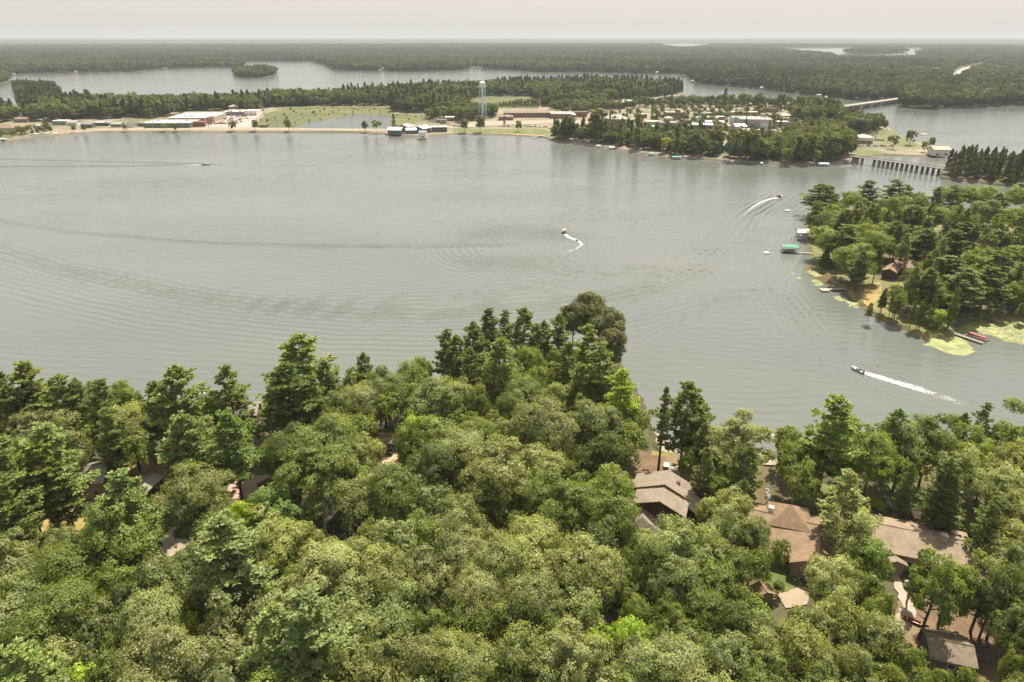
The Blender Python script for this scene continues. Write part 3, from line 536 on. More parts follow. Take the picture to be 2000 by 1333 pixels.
LANDS = {2.0: np.asarray(near_land, float), 1.2: np.asarray(right_land, float)}
def on_land(p, zg):
    q, _ = PJ(np.array([[p.x, p.y, zg]])); c = LANDS[zg].mean(0); return inpoly(q+(c-q)*.004, LANDS[zg])[0]
VIS = [[(740, 848), (770, 848), (778, 906), (748, 908)], [(448, 930), (522, 924), (505, 946), (456, 976)], [(165, 905), (205, 905), (200, 920), (165, 920)], [(146, 980), (184, 980), (180, 1002), (146, 1006)], [(62, 1050), (84, 1010), (100, 1015), (84, 1080)], [(236, 910), (285, 905), (330, 930), (255, 930)], [(310, 1060), (345, 1026), (370, 1056), (330, 1084)],
 [(1236, 932), (1306, 920), (1352, 957), (1318, 990), (1262, 982), (1232, 968)], [(1246, 892), (1325, 888), (1325, 918), (1256, 928)], [(1234, 985), (1257, 979), (1290, 1008), (1284, 1026), (1248, 1020)], [(1467, 988), (1546, 978), (1636, 1032), (1638, 1072), (1560, 1066), (1505, 1025)], [(1562, 1085), (1600, 1046), (1632, 1080)],
 [(1706, 1010), (1870, 1036), (1897, 1060), (1900, 1096), (1850, 1092), (1810, 1078), (1745, 1066), (1738, 1035)], [(1776, 1000), (1830, 1005), (1835, 1030), (1780, 1020)], [(1742, 1108), (1762, 1100), (1790, 1190), (1756, 1222)], [(1806, 1236), (1885, 1248), (1935, 1262), (1932, 1284), (1905, 1292), (1825, 1280)], [(1760, 1196), (1850, 1205), (1955, 1225), (1960, 1262), (1770, 1250)], [(1510, 1112), (1555, 1116), (1558, 1160), (1515, 1160)], [(1530, 1162), (1575, 1148), (1570, 1178), (1540, 1182)],
 [(1492, 903), (1514, 903), (1511, 1000), (1495, 1000)], [(1272, 848), (1294, 848), (1294, 890), (1275, 890)], [(1183, 1196), (1206, 1198), (1205, 1220), (1185, 1218)], [(384, 756), (402, 756), (402, 769), (384, 769)], [(472, 784), (498, 784), (498, 800), (472, 798)], [(1700, 975), (1832, 985), (1835, 1003), (1780, 1000), (1700, 998)], [(1500, 846), (1514, 846), (1514, 860), (1500, 860)],
 [(1733, 506), (1787, 504), (1782, 527), (1738, 532)], [(1688, 575), (1716, 553), (1719, 602), (1695, 600)], [(1724, 608), (1800, 596), (1862, 600), (1862, 655), (1790, 650), (1728, 626)], [(1866, 616), (2100, 616), (2100, 670), (1868, 670)], [(1550, 440), (1584, 440), (1584, 478), (1550, 478)], [(1525, 470), (1590, 478), (1600, 498), (1525, 496)], [(1560, 424), (1580, 424), (1580, 434), (1560, 434)]]
VP = []
for v_ in VIS:
    q = np.asarray(v_, float); g0 = np.stack(np.meshgrid(np.arange(q[:, 0].min(), q[:, 0].max()+1, 5), np.arange(q[:, 1].min(), q[:, 1].max()+1, 5)), -1).reshape(-1, 2); VP.append(np.vstack([g0[inpoly(g0, q)], q]))
SUNNY = np.vstack([VP[i_] for i_ in (0, 1, 3, 4, 5, 6, 7, 13, 14, 16, 17, 18)]); VP = np.vstack(VP)
def yield_view(px, py, rpx, kind, zg):
    """shift or slim a tree so that it leaves the photograph's openings open; None when there is no room"""
    tipk = kind in 'TN'; x, r = px, rpx
    for it in range(18):
        hh = (10+r/ppm(px, py, zg+10)*2.9) if kind in 'PTN' else 0; a = r*1.02; pm = ppm(px, py, zg+10); rm_ = r/pm
        if hh: b = max(r, min(hh, 27 if zg > 1.5 else 19)*.37*pm*.9); cy_ = py+b if tipk else py
        else: hb = min(21, 7.5+1.95*rm_); b = max(r*.9, .345*hb*pm*.9); cy_ = py-r*.9+b
        d = np.hypot((VP[:, 0]-x)/a, (VP[:, 1]-cy_)/b); j = d.argmin()
        if d[j] >= 1: return x, py, r
        bad = VP[d < 1].mean(0); x += np.sign(x-bad[0]+.01)*min(6, (1-d[j])*a*.5+1); r *= .955
        if not tipk: py += np.sign(cy_-bad[1]+.01)*min(4, (1-d[j])*b*.3)
        if r < rpx*.42: return None
    return x, py, r
def add_tree(px, py, rpx, kind, hue, zg=2.0, tip=False, hmul=1.0):
    """crown middle (or tip) at a photograph pixel; returns the Empty"""
    r = rpx/ppm(px, py, zg+10); rr = random.uniform
    if kind in 'PTSN' and kind != 'S' or kind == 'S':
        if kind == 'N': h = 25.
        elif kind == 'S': h = min(18, max(5, r*4.2))
        else: h = min(27, max(12, 10+r*2.9))
        h *= hmul
        if zg < 1.5: h = min(h, 19)
        for _ in range(9):
            z = zg+h if (tip or kind in 'TN') else zg+h*.62
            p = G(px, py, z)
            if on_land(p, zg): break
            h *= .93
        pj = (px, py+rpx*1.1) if (tip or kind in 'TN') else (px, py)
        if kind == 'S': cme, tme, h0, r0 = *SPR, 16, 2.6
        elif kind == 'N': cme, tme, h0, r0 = *NAR, 24, 2.4
        else: cme, tme = random.choice(PN); h0, r0 = 24, 3.15
        nm = 'pine_tree' if kind != 'S' else 'spruce_tree'; form = {'S': 'small cone shaped spruce', 'N': 'slim bare stemmed pine'}.get(kind, 'tall pine' if h > 21 else 'pine')
        t = dict(name=nm, p=(p.x, p.y, zg), c=cme, t=tme, cs=(r/r0, r/r0, h/h0), cz=0, ts=(h/h0*.9, h/h0*.9, h/h0), form=form)
    elif kind == 'R':
        h = 24; z = zg+h*.66; p = G(px, py, z); t = dict(name='pine_tree', p=(p.x, p.y, zg), c=random.choice(REDP), t=random.choice(TRB), cs=(r*1.18, r*1.18, r*1.45), cz=z-zg, ts=(h*.5, h*.5, h), form='round crowned pine'); pj = (px, py)
    elif kind == 'X':
        h = 8+1.3*r; p = G(px, py, zg+h*.6); t = dict(name='dead_tree', p=(p.x, p.y, zg), c=None, t=random.choice(DEAD), cs=0, cz=0, ts=(r/5.5,)*2+(h/13,), form='bare dead tree'); pj = (px, py)
    else:
        h = min(21, 7.5+1.95*r)*rr(.95, 1.05)*hmul; vr = .92 if kind == 'B' else 1.05
        if kind == 'V': h = min(20, 6+2.2*r)
        if zg < 1.5: h = min(h, 16)
        for _ in range(9):
            hz = max(r*vr*.86, h*(.36 if r < 5 else .33)); cz = h-hz*.93; p = G(px, py, zg+h-r*.80); pj = (px, py)
            if on_land(p, zg): break
            h *= .93
        if kind == 'V': c = random.choice(FEATH)
        else: c = random.choice(BIG if r > 5 else (MED if r > 2.9 else SML))
        t = dict(name='broadleaf_tree', p=(p.x, p.y, zg), c=c, t=random.choice(TRB), cs=(r*rr(.88, 1.14), r*rr(.88, 1.14), hz*rr(.95, 1.06)), cz=cz, ts=(max(h, 9)*.95,)*2+(h*.92,), form='loose pointed tree' if kind == 'V' else ('large round tree' if r > 6.3 else ('small leafy tree' if r < 3 else 'leafy tree')))
    t.update(hue=hue, px=pj[0], py=pj[1], kind=kind, r=r, rpx=rpx); NEAR_TREES.append(t); FP.append((pj[0], pj[1], rpx)); return t
SKIP_BELOW = {'C': 1075, 'D': 1090}
for tl, txt in TREES.items():
    ox, oy, s = TILE[tl]
    for e_ in txt.split():
        a, b_, c_, k = e_.split(','); a, b_, c_ = float(a), float(b_), float(c_)
        if tl in SKIP_BELOW and b_ > SKIP_BELOW[tl]: continue
        zg_ = 1.2 if tl == 'I' else 2.0; y_ = yield_view(ox+a/s, oy+b_/s, c_/s*1.04, k[0], zg_)
        if y_: add_tree(*y_, k[0], k[1], zg=zg_)
        else: print('no room', tl, e_)
# willow on the lily point
t = add_tree(1828, 624, 25, 'V', 'y', zg=1.2); t['form'] = 'round weeping willow'; t['name'] = 'willow_tree'; t['c'] = FEATH[0]; t['cs'] = (t['r'], t['r'], t['r']*.75); t['cz'] = 4.2; t['p'] = (*G(1828, 640, 1.2).xy, 1.2)
# fill the rest of the woods; clearings stay open
CLEAR = [[(733, 838), (780, 838), (786, 905), (765, 915), (738, 905)], [(438, 925), (535, 918), (540, 960), (500, 985), (440, 985)], [(300, 1035), (350, 1015), (372, 1062), (335, 1092), (300, 1088)],
 [(130, 985), (185, 900), (345, 895), (350, 965), (270, 985), (200, 1000), (190, 1050), (110, 1120), (50, 1100), (60, 1030)],
 [(1215, 880), (1360, 885), (1365, 960), (1350, 1010), (1300, 1040), (1215, 1010)], [(1460, 960), (1590, 960), (1660, 1010), (1650, 1095), (1580, 1095), (1460, 1010)],
 [(1560, 985), (1540, 930), (1900, 940), (1930, 1010), (1905, 1110), (1850, 1110), (1700, 1080), (1690, 990)], [(1735, 1090), (1790, 1110), (1800, 1170), (1960, 1180), (2000, 1333), (1810, 1350), (1735, 1240)],
 [(1480, 1100), (1570, 1090), (1590, 1180), (1520, 1195), (1490, 1170)], [(1480, 880), (1535, 880), (1530, 960), (1490, 960)], [(1180, 1195), (1212, 1195), (1212, 1230), (1180, 1230)], [(1262, 760), (1296, 800), (1300, 900), (1262, 900)],
 [(455, 770), (510, 770), (510, 812), (455, 812)], [(380, 750), (410, 750), (410, 775), (380, 775)]]
CLEAR_R = [[(1675, 545), (1725, 540), (1725, 605), (1712, 612), (1680, 598)], [(1720, 500), (1795, 500), (1795, 545), (1725, 550)], [(1712, 608), (1860, 612), (1860, 660), (1720, 640)]]
def fill(poly, zg, rm, hues, clear, ntry, kinds='B', overlap=.80, seed=5):
    r_ = random.Random(seed); q = np.asarray(poly, float); x0, y0 = q.min(0); x1, y1 = q.max(0); n = 0
    for _ in range(ntry):
        x, y = r_.uniform(x0, x1), r_.uniform(y0, y1)
        if not inpoly(np.array([[x, y]]), q)[0]: continue
        k = r_.choice(kinds); r = r_.uniform(*rm)*(1 if k == 'B' else .85); rpx = r*ppm(x, y, zg+10)
        ring = np.array([[x+rpx*1.05*math.cos(a), y+rpx*1.05*math.sin(a)] for a in np.arange(0, 6.3, .78)]+[[x, y]])
        if any(inpoly(ring, c).any() for c in clear): continue
        F_ = np.array(FP); d = np.hypot(F_[:, 0]-x, F_[:, 1]-y)
        if (d < (F_[:, 2]*.62+rpx*.62)*overlap).any(): continue
        y_ = yield_view(x, y, rpx, k, zg)
        if y_:
            t = add_tree(*y_, k, r_.choice(hues), zg=zg); n += 1; zc_ = t['cz'] or 15; q_ = Vector(t['p'])+Vector((0, 0, zc_)); q_ = q_-sd*(zc_/sd.z); u_, dd_ = PJ(np.array([[q_.x, q_.y, zg]])); e1 = t['r']*FPX/dd_[0]
            if (np.hypot(SUNNY[:, 0]-u_[0, 0], (SUNNY[:, 1]-u_[0, 1])*1.3) < e1*.9).any(): NEAR_TREES.pop(); FP.pop(); n -= 1
    return n
NB = fill([(-60, 800), (240, 790), (500, 790), (800, 760), (980, 730), (1180, 730), (1240, 860), (1400, 905), (1700, 900), (2070, 890), (2080, 1420), (-80, 1420)], 2.0, (3.4, 5.2), 'mlsdomls', CLEAR, 3500)
NB2 = fill([(-60, 760), (240, 750), (500, 780), (800, 760), (980, 720), (1180, 720), (1260, 870), (2070, 880), (2080, 1420), (-80, 1420)], 2.0, (2.0, 2.8), 'mbodsy', CLEAR, 2500, overlap=.74, seed=8)
NI = fill([(1590, 395), (1700, 385), (1850, 395), (2060, 400), (2060, 590), (1900, 590), (1760, 590), (1730, 560), (1720, 500), (1610, 480)], 1.2, (2.6, 4.2), 'mdosPPd', CLEAR_R, 1500, kinds='TTB')
print('kinds', max(1, len([t for t in NEAR_TREES if t['name'] == 'pine_tree'])), 'near trees', len(NEAR_TREES), NB, NB2, NI)
bl = sorted([t for t in NEAR_TREES if t['name'] == 'broadleaf_tree'], key=lambda t: -t['rpx']); REST = bl[290:]; ids = set(map(id, REST)); NEAR_TREES = [t for t in NEAR_TREES if id(t) not in ids]
# ---- labels that single each tree out: look, then rank from the nearest landmark
LM = [(763, 880, 'the car on the sandy drive'), (1292, 965, 'the tan metal roofed house'), (1560, 1035, 'the brown hip roofed house'), (1815, 1050, 'the long shingled house'), (1855, 1265, 'the weathered shed'), (1772, 1145, 'the white round tank'),
 (485, 945, 'the bare tan yard'), (180, 925, 'the grey roof among pines'), (335, 1055, 'the curved gravel drive'), (650, 1020, 'the grey bare tree'), (1195, 1212, 'the small roof in the wood'), (393, 763, 'the white lakeside canopy'), (490, 795, 'the grey lakeside cottage'),
 (1160, 640, 'the dark round pines'), (1302, 850, 'the slim bare stemmed pine'), (1505, 853, 'the white swim raft'), (1768, 520, 'the brown cottage across the bay'), (1630, 565, 'the L shaped dock'), (1540, 485, 'the green boat canopy'), (1828, 624, 'the weeping willow'),
 (110, 1060, 'the dry yellow clearing'), (1537, 1140, 'the stone path lawn'), (570, 720, 'the biggest shoreline pine'), (940, 1190, 'the middle of the bottom wood'), (60, 1310, 'the lower left photo corner'), (1960, 440, 'the right end of the cove wood'), (60, 760, 'the left end of the shore'), (1100, 1310, 'the bottom edge near its middle'), (1940, 850, 'the right end of the near shore')]
ORD = ['', 'second', 'third', 'fourth', 'fifth', 'sixth', 'seventh', 'eighth', 'ninth', 'tenth', 'eleventh', 'twelfth', 'thirteenth', 'fourteenth', 'fifteenth', 'sixteenth', 'seventeenth', 'eighteenth', 'nineteenth', 'twentieth', 'twenty first', 'twenty second', 'twenty third', 'twenty fourth', 'twenty fifth', 'twenty sixth', 'twenty seventh', 'twenty eighth', 'twenty ninth', 'thirtieth']
buck = {}
for t in NEAR_TREES:
    lm = min(LM, key=lambda q: (q[0]-t['px'])**2+(q[1]-t['py'])**2); dx, dy = t['px']-lm[0], t['py']-lm[1]
    if lm[2].startswith('the slim') and t['kind'] == 'N': t['label'] = 'slim dark pine with bare lower stem beside the narrow beach'; continue
    if t['name'] == 'willow_tree': t['label'] = 'round yellow green willow on the grassy point among lily pads'; continue
    a = math.degrees(math.atan2(-dy, dx)) % 360; dr = ['right of', 'beyond', 'left of', 'in front of'][int(((a+45) % 360)//90)]
    buck.setdefault((lm[2], dr, HUE[t['hue']][1], t['form']), []).append((math.hypot(dx, dy), t))
for (l_, dr, hu, fo), L_ in buck.items():
    for i_, (d_, t) in enumerate(sorted(L_, key=lambda q: q[0])):
        t['label'] = ((ORD[i_]+' ') if i_ else '')+(hu if fo != 'bare dead tree' else 'greyish')+' '+fo+' '+dr+' '+l_
for t in NEAR_TREES:
    cove = t['p'][2] < 1.5; g_ = ('trees of the wooded cove across the bay' if cove else 'trees of the near shore wood')
    e_ = empty(t['name'], t['p'], t['label'], 'tree', g_, rz=random.uniform(0, 6.28))
    c0 = [q*1.1 for q in HUE[t['hue']][0]]; k = [random.uniform(.95, 1.04), 1, random.uniform(.85, 1.15)]; v = random.uniform(.86, 1.14)
    if t['c']:
        c = obj('crown', t['c'], e_, loc=(0, 0, t['cz']), scale=t['cs']); c.color = (c0[0]*k[0]*v, c0[1]*k[1]*v, c0[2]*k[2]*v, 1)
    obj('trunk', t['t'], e_, scale=t['ts'])
# ---------------------------------------------------------------- woods that read as a mass: one object each
def gn_scatter(name, P, scale, rot, protos, label, color, sxy=None, setmat=None):
    me = mkmesh(name, P, [], None); n = len(P)
    for k, v in (('sz', scale), ('rz', rot)): a = me.attributes.new(k, 'FLOAT', 'POINT'); a.data.foreach_set('value', np.asarray(v, np.float32))
    a = me.attributes.new('sx', 'FLOAT', 'POINT'); a.data.foreach_set('value', np.asarray(sxy if sxy is not None else scale, np.float32))
    a = me.attributes.new('vi', 'INT', 'POINT'); a.data.foreach_set('value', rng.integers(0, len(protos), n).astype(np.int32))
    o = obj(name, me, kind='stuff', label=label); o.color = (*color, 1)
    g = bpy.data.node_groups.new(name, 'GeometryNodeTree'); g.interface.new_socket('Geometry', in_out='INPUT', socket_type='NodeSocketGeometry'); g.interface.new_socket('Geometry', in_out='OUTPUT', socket_type='NodeSocketGeometry')
    gi, go = g.nodes.new('NodeGroupInput'), g.nodes.new('NodeGroupOutput'); ip = g.nodes.new('GeometryNodeInstanceOnPoints'); jn = g.nodes.new('GeometryNodeJoinGeometry')
    for q in protos:
        oi = g.nodes.new('GeometryNodeObjectInfo'); oi.inputs['Object'].default_value = q; oi.inputs['As Instance'].default_value = True; oi.transform_space = 'ORIGINAL'; g.links.new(oi.outputs['Geometry'], jn.inputs[0])
    def att(nm, ty='FLOAT'):
        a = g.nodes.new('GeometryNodeInputNamedAttribute'); a.data_type = ty; a.inputs[0].default_value = nm; return a.outputs[0]
    g.links.new(gi.outputs[0], ip.inputs['Points']); g.links.new(jn.outputs[0], ip.inputs['Instance']); ip.inputs['Pick Instance'].default_value = True; g.links.new(att('vi', 'INT'), ip.inputs['Instance Index'])
    c = g.nodes.new('ShaderNodeCombineXYZ'); sx = att('sx'); g.links.new(sx, c.inputs[0]); g.links.new(sx, c.inputs[1]); g.links.new(att('sz'), c.inputs[2]); g.links.new(c.outputs[0], ip.inputs['Scale'])
    c = g.nodes.new('ShaderNodeCombineXYZ'); g.links.new(att('rz'), c.inputs[2])
    e2 = g.nodes.new('FunctionNodeEulerToRotation'); g.links.new(c.outputs[0], e2.inputs[0]); g.links.new(e2.outputs[0], ip.inputs['Rotation']); last = ip.outputs[0]
    g.links.new(last, go.inputs[0]); md = o.modifiers.new('scatter', 'NODES'); md.node_group = g; return o
def scatter_px(poly, cell, holes=(), jit=.9, dmin=0, dmax=1e9, z=1.2):
    """jittered world-space grid of points whose foot falls inside the outline"""
    q = np.asarray(poly, float); Wd = GA(q, z); x0, y0 = Wd[:, 0].min(), Wd[:, 1].min(); x1, y1 = Wd[:, 0].max(), min(Wd[:, 1].max(), dmax)
    gx, gy = np.meshgrid(np.arange(x0, x1, cell), np.arange(max(y0, dmin*.7), y1, cell)); P = np.stack([gx.ravel(), gy.ravel(), np.full(gx.size, z)], 1)
    P[:, :2] += rng.uniform(-.5, .5, (len(P), 2))*cell*jit; d = np.hypot(P[:, 0], P[:, 1]); P = P[(d >= dmin) & (d < dmax)]
    px, _ = PJ(P); k = inpoly(px, q)
    for h in holes: k &= ~inpoly(px, h)
    k &= (px[:, 0] > -260) & (px[:, 0] < 2260)
    return P[k]
# single trees of the far shores that stand apart; their crowns also serve the woods behind
FAR_TREES = [ # foot x, y, height m, kind, hue, label
 (246, 257, 9, 'b', 'o', 'small olive bush tree on the causeway edge before the small cabins'), (323, 257, 10, 'b', 'y', 'spreading tree in front of the long green fronted store'), (344, 257, 10, 'b', 'm', 'second tree in front of the long green fronted store'),
 (456, 256, 12, 'b', 'm', 'lollipop tree on the causeway below the parking lot'), (499, 256, 13, 'b', 'm', 'round tree on the causeway below the marsh corner'), (564, 257, 14, 'b', 'm', 'round dark tree alone on the causeway below the pond'),
 (714, 258, 13, 'b', 'o', 'pale tree at the east end of the causeway'), (735, 260, 16, 'b', 'm', 'full round willow at the east end of the causeway'), (770, 256, 19, 'p', 'P', 'dark pine behind the white roofed marina'),
 (907, 259, 16, 'b', 's', 'willow on the lawn just below the water tower'), (938, 259, 19, 'b', 's', 'wide willow on the lawn below the water tower'), (1012, 258, 13, 'b', 's', 'rounded willow beside the town beach'), (985, 246, 12, 'p', 'P', 'dark bushy pine on the green beyond the beach'),
 (145, 259, 9, 'b', 'y', 'low bright bush at the left shore bend'), (165, 259, 10, 'b', 'm', 'dark bush tree by the small green roofed shop'), (92, 257, 12, 'b', 'm', 'green tree behind the lifts on the left shore'), (60, 262, 11, 'b', 'o', 'pale tree left of the boat lifts'), (40, 263, 11, 'b', 'y', 'yellowish tree beside the brown motel'),
 (1413, 218, 33, 'p', 'P', 'very tall dark spruce rising over the town'), (1310, 215, 26, 'p', 'p', 'tall pointed poplar over the town centre'), (1479, 215, 25, 'b', 'm', 'tall oval tree behind the town roofs'), (1450, 214, 28, 'b', 's', 'tall feathery tree behind the town roofs'),
 (1776, 284, 17, 'b', 'm', 'lone round tree on the marina point'), (1743, 292, 15, 'b', 'm', 'round tree by the marina road'), (1709, 272, 24, 'b', 'd', 'big dark tree above the marina'), (1817, 290, 11, 'b', 'm', 'small tree just left of the boathouse'), (1805, 298, 12, 'b', 'y', 'light tree left of the boathouse'),
 (1533, 321, 16, 'b', 'y', 'pale willow leaning over the water near the boathouse shore'), (1592, 319, 13, 'b', 'y', 'pale drooping willow by the canopied pontoon'), (1525, 212, 22, 'b', 'm', 'slim tree behind the pink house'),
 (1083, 272, 22, 'p', 'P', 'dark spruce at the beach end of the shore wood'), (1110, 274, 26, 'b', 'd', 'tall dark tree near the beach end of the shore wood'), (1243, 292, 32, 'p', 'P', 'tall dark pine on the town shore above the steps'), (1210, 286, 24, 'p', 'P', 'pine on the town shore left of the steps'), (1395, 300, 26, 'b', 'm', 'large leafy tree right of the teal boat canopy'), (1360, 305, 24, 'b', 'd', 'dark leafy tree above the teal boat canopy'),
 (1168, 278, 34, 'b', 'm', 'very tall tree where the brick town houses begin'), (1320, 304, 24, 'p', 'P', 'dark spruce above the teal docks'), (1300, 300, 17, 'b', 'y', 'light green tree near the teal docks'), (1440, 312, 30, 'b', 'm', 'big leafy tree right of the blue boathouse'), (1470, 314, 28, 'b', 'o', 'broad olive tree along the town shore'), (1565, 318, 28, 'b', 'm', 'big round tree behind the pale willow'), (1615, 313, 27, 'b', 'm', 'rounded tree by the trestle end of the town'), (1640, 312, 26, 'b', 'm', 'leafy tree nearest the trestle')]
PROTO_B, PROTO_P = [], []
for (x, y, h, kd, hu, lab) in FAR_TREES:
    p_ = G(x, y, 1.2); e_ = empty('broadleaf_tree' if kd == 'b' else 'pine_tree', p_, lab, 'tree', 'lone trees of the far shore', rz=random.uniform(0, 6))
    me_ = random.choice(FARB if kd == 'b' else FARP); c = obj('crown', me_, e_, scale=(h*(1.15 if kd == 'b' else 1.0),)*2+(h,)); c0 = HUE[hu][0]; c.color = (c0[0]*.62, c0[1]*.62, c0[2]*.62, 1)
    b = MB(); b.tube([(0, 0, -1.5), (0, 0, .2), (.005, 0, .7)], [.018, .014, .006], 5); obj('trunk', b.mesh('trunk', BARK), e_, scale=(h, h, h))
    (PROTO_B if kd == 'b' else PROTO_P).append(c)
PB = [next(o for o in PROTO_B if o.data is m_) for m_ in {o.data.name: o.data for o in PROTO_B}.values()]
PP = [next(o for o in PROTO_P if o.data is m_) for m_ in {o.data.name: o.data for o in PROTO_P}.values()]
# spare sparse trees on a far headland give the many-crowned clump its place as well
CL = []
for k, (x, y, lab) in enumerate([(1360, 156, 'clump of mixed trees on the tip of the far point'), (640, 129, 'clump of mixed trees where the far bay opens'), (1770, 205, 'clump of trees at the far end of the road bridge')]):
    e_ = empty('tree_clump', G(x, y, 1.0), lab, 'trees'); c = obj('crown', FARC[k], e_, scale=(9, 9, 17)); c.color = (.09, .115, .038, 1); CL.append(c)
TOWN_HOLES = []
def wood(name, label, poly, cell, h=(10, 24), pine=.35, holes=(), color=(.095, .125, .038), pcolor=(.062, .088, .030), wide=1.25, z=1.2, **kw):
    P = scatter_px(poly, cell, holes, z=z, **kw); isp = vnoise(P, 60, 3)*.6+rng.random(len(P))*.4 < pine*.9+.05
    for sel, pr, col, nm, wd in ((~isp, PB, color, 'leafy', wide), (isp, PP, pcolor, 'pine', wide*.92)):
        Q = P[sel]
        if not len(Q): continue
        s = rng.uniform(*h, len(Q))*(1.12 if nm == 'pine' else .95); gn_scatter(name, Q, s, rng.uniform(0, 6.28, len(Q)), pr, label+(', its broadleaf trees' if nm == 'leafy' else ', its pines'), col, s*wd*rng.uniform(.85, 1.2, len(Q)))
    return len(P)
nt_ = 0
nt_ += wood('woods', 'wood on the north side of the causeway town', [(44, 212), (80, 206), (140, 209), (230, 207), (300, 207), (330, 207), (380, 206), (450, 203), (520, 200), (560, 197), (620, 196), (612, 207), (560, 209), (515, 211), (505, 219), (490, 222), (452, 216), (400, 217), (372, 217), (330, 228), (300, 233), (262, 229), (232, 232), (200, 234), (170, 232), (110, 239), (60, 238), (44, 228)], 7.5, pine=.35, holes=[[(340, 232), (345, 224), (390, 218), (420, 219), (420, 232)], [(84, 232), (100, 228), (104, 238), (84, 240)]])
nt_ += wood('woods', 'wood across the marsh and behind the water tower', [(560, 199), (620, 196), (700, 189), (800, 182), (900, 177), (980, 174), (1050, 171), (1150, 166), (1250, 169), (1328, 176), (1333, 183), (1300, 187), (1250, 193), (1215, 196), (1190, 201), (1150, 206), (1110, 208), (1060, 209), (1058, 196), (1035, 189), (950, 188), (918, 195), (912, 210), (903, 220), (880, 226), (850, 228), (835, 226), (842, 222), (768, 220), (764, 208), (690, 207), (560, 209)], 7.8, pine=.42)
nt_ += wood('woods', 'trees round the foot of the water tower', [(832, 232), (850, 225), (905, 219), (968, 220), (972, 231), (935, 233), (900, 241), (880, 232), (845, 238)], 8, h=(11, 19))
nt_ += wood('woods', 'dark shore trees between beach and town docks', [(1078, 273), (1092, 266), (1110, 262), (1160, 268), (1165, 262), (1180, 268), (1230, 266), (1270, 272), (1300, 274), (1340, 268), (1400, 282), (1402, 296), (1396, 309), (1330, 303), (1308, 302), (1290, 296), (1250, 293), (1228, 287), (1160, 281), (1084, 273)], 6.8, h=(11, 18), pine=.4, color=(.09, .12, .038), pcolor=(.062, .088, .03))
nt_ += wood('woods', 'leafy shore trees near the trestle', [(1414, 308), (1432, 292), (1500, 290), (1500, 284), (1530, 284), (1540, 268), (1560, 262), (1570, 262), (1640, 262), (1652, 275), (1662, 290), (1662, 305), (1652, 314), (1618, 318), (1560, 319), (1504, 316), (1414, 310)], 6.8, h=(12, 19), pine=.2, color=(.095, .13, .038))
nt_ += wood('woods', 'trees on the east side of town before the bridge', [(1545, 215), (1560, 209), (1590, 207), (1632, 214), (1645, 223), (1640, 234), (1690, 243), (1725, 250), (1700, 262), (1665, 262), (1640, 255), (1640, 240), (1590, 238), (1560, 240), (1545, 232)], 8.0, h=(12, 20), pine=.25)
nt_ += wood('woods', 'garden trees along the north edge of town', [(1250, 203), (1300, 204), (1340, 201), (1440, 202), (1545, 206), (1545, 212), (1440, 211), (1340, 211), (1290, 211), (1260, 212), (1200, 216), (1150, 222), (1110, 226), (1060, 213), (1110, 209), (1190, 204)], 10.5, h=(9, 17), pine=.18, holes=[[(1180, 196), (1250, 196), (1250, 210), (1180, 210)]])
nt_ += wood('woods', 'street trees scattered among the town roofs', [(1150, 232), (1290, 214), (1420, 214), (1540, 216), (1560, 232), (1620, 242), (1640, 262), (1600, 262), (1560, 272), (1510, 286), (1420, 286), (1330, 262), (1250, 256), (1160, 250)], 20, h=(6.5, 13), pine=.2)
nt_ += wood('woods', 'left end trees behind the motels', [(-260, 232), (-60, 229), (18, 226), (38, 231), (36, 236), (0, 241), (-260, 250)], 8, pine=.25)
nt_ += wood('woods', 'garden shrubs on the left shore', [(-100, 272), (0, 268), (30, 262), (60, 258), (110, 257), (112, 260), (60, 265), (0, 272)], 8, h=(5, 9), pine=.1)
nt_ += wood('woods', 'cover of the long tree covered island', isl1, 7, pine=.3, h=(14, 20), color=(.065, .09, .03)); nt_ += wood('woods', 'cover of the dark wooded island', isl2, 6.5, pine=.55, h=(15, 21), color=(.06, .082, .028)); nt_ += wood('woods', 'cover of the islet cut by the left edge', isl3, 7, pine=.3)
nt_ += wood('woods', 'row of slim pines beyond the trestle', [(1846, 345), (1850, 336), (1880, 334), (2000, 340), (2200, 350), (2200, 382), (2000, 362), (1900, 351)], 6.6, h=(13, 20), pine=.75, color=(.10, .125, .045), pcolor=(.085, .115, .04), z=1.5, wide=1.0)
nt_ += wood('shrubbery', 'scrub thickening the tower marsh', [(1010, 200), (1050, 197), (1056, 211), (950, 211)], 5, h=(3.5, 6), pine=.6, color=(.15, .16, .06), pcolor=(.12, .13, .05))
nt_ += wood('shrubbery', 'low bushes dotted over the open marsh', [(508, 232), (560, 212), (765, 209), (840, 226), (800, 242), (765, 222), (650, 230), (575, 250), (505, 248)], 24, h=(2.5, 5), pine=.1, color=(.09, .11, .035))
FARHOLES = [[(1290, 94), (1294, 88), (1330, 85.5), (1385, 87.5), (1390, 93), (1350, 97), (1310, 97)], [(1520, 95), (1640, 94), (1680, 95.5), (1760, 95.5), (1808, 96.5), (1806, 105), (1795, 105), (1795, 116), (1720, 117), (1640, 116), (1615, 110), (1560, 105), (1520, 101)],
 [(1848, 162), (1856, 150), (1853, 143), (1872, 131), (1912, 123), (1930, 122), (1925, 130), (1893, 144), (1882, 150), (1878, 160)], [(1738, 190), (1738, 180), (1772, 180), (1772, 192)], [(1782, 171), (1784, 164), (1820, 164), (1820, 173)], [(1852, 184), (1855, 178), (1882, 178), (1882, 184)], [(1782, 134), (1785, 129), (1835, 130), (1838, 137), (1800, 137)],
 [(915, 134), (930, 128), (942, 128), (942, 134)], [(738, 139), (742, 133), (756, 133), (756, 139)], [(1332, 146), (1334, 137), (1346, 137), (1346, 150)]]
FS = [(x, max(y, 76)) for x, y in far_shore]
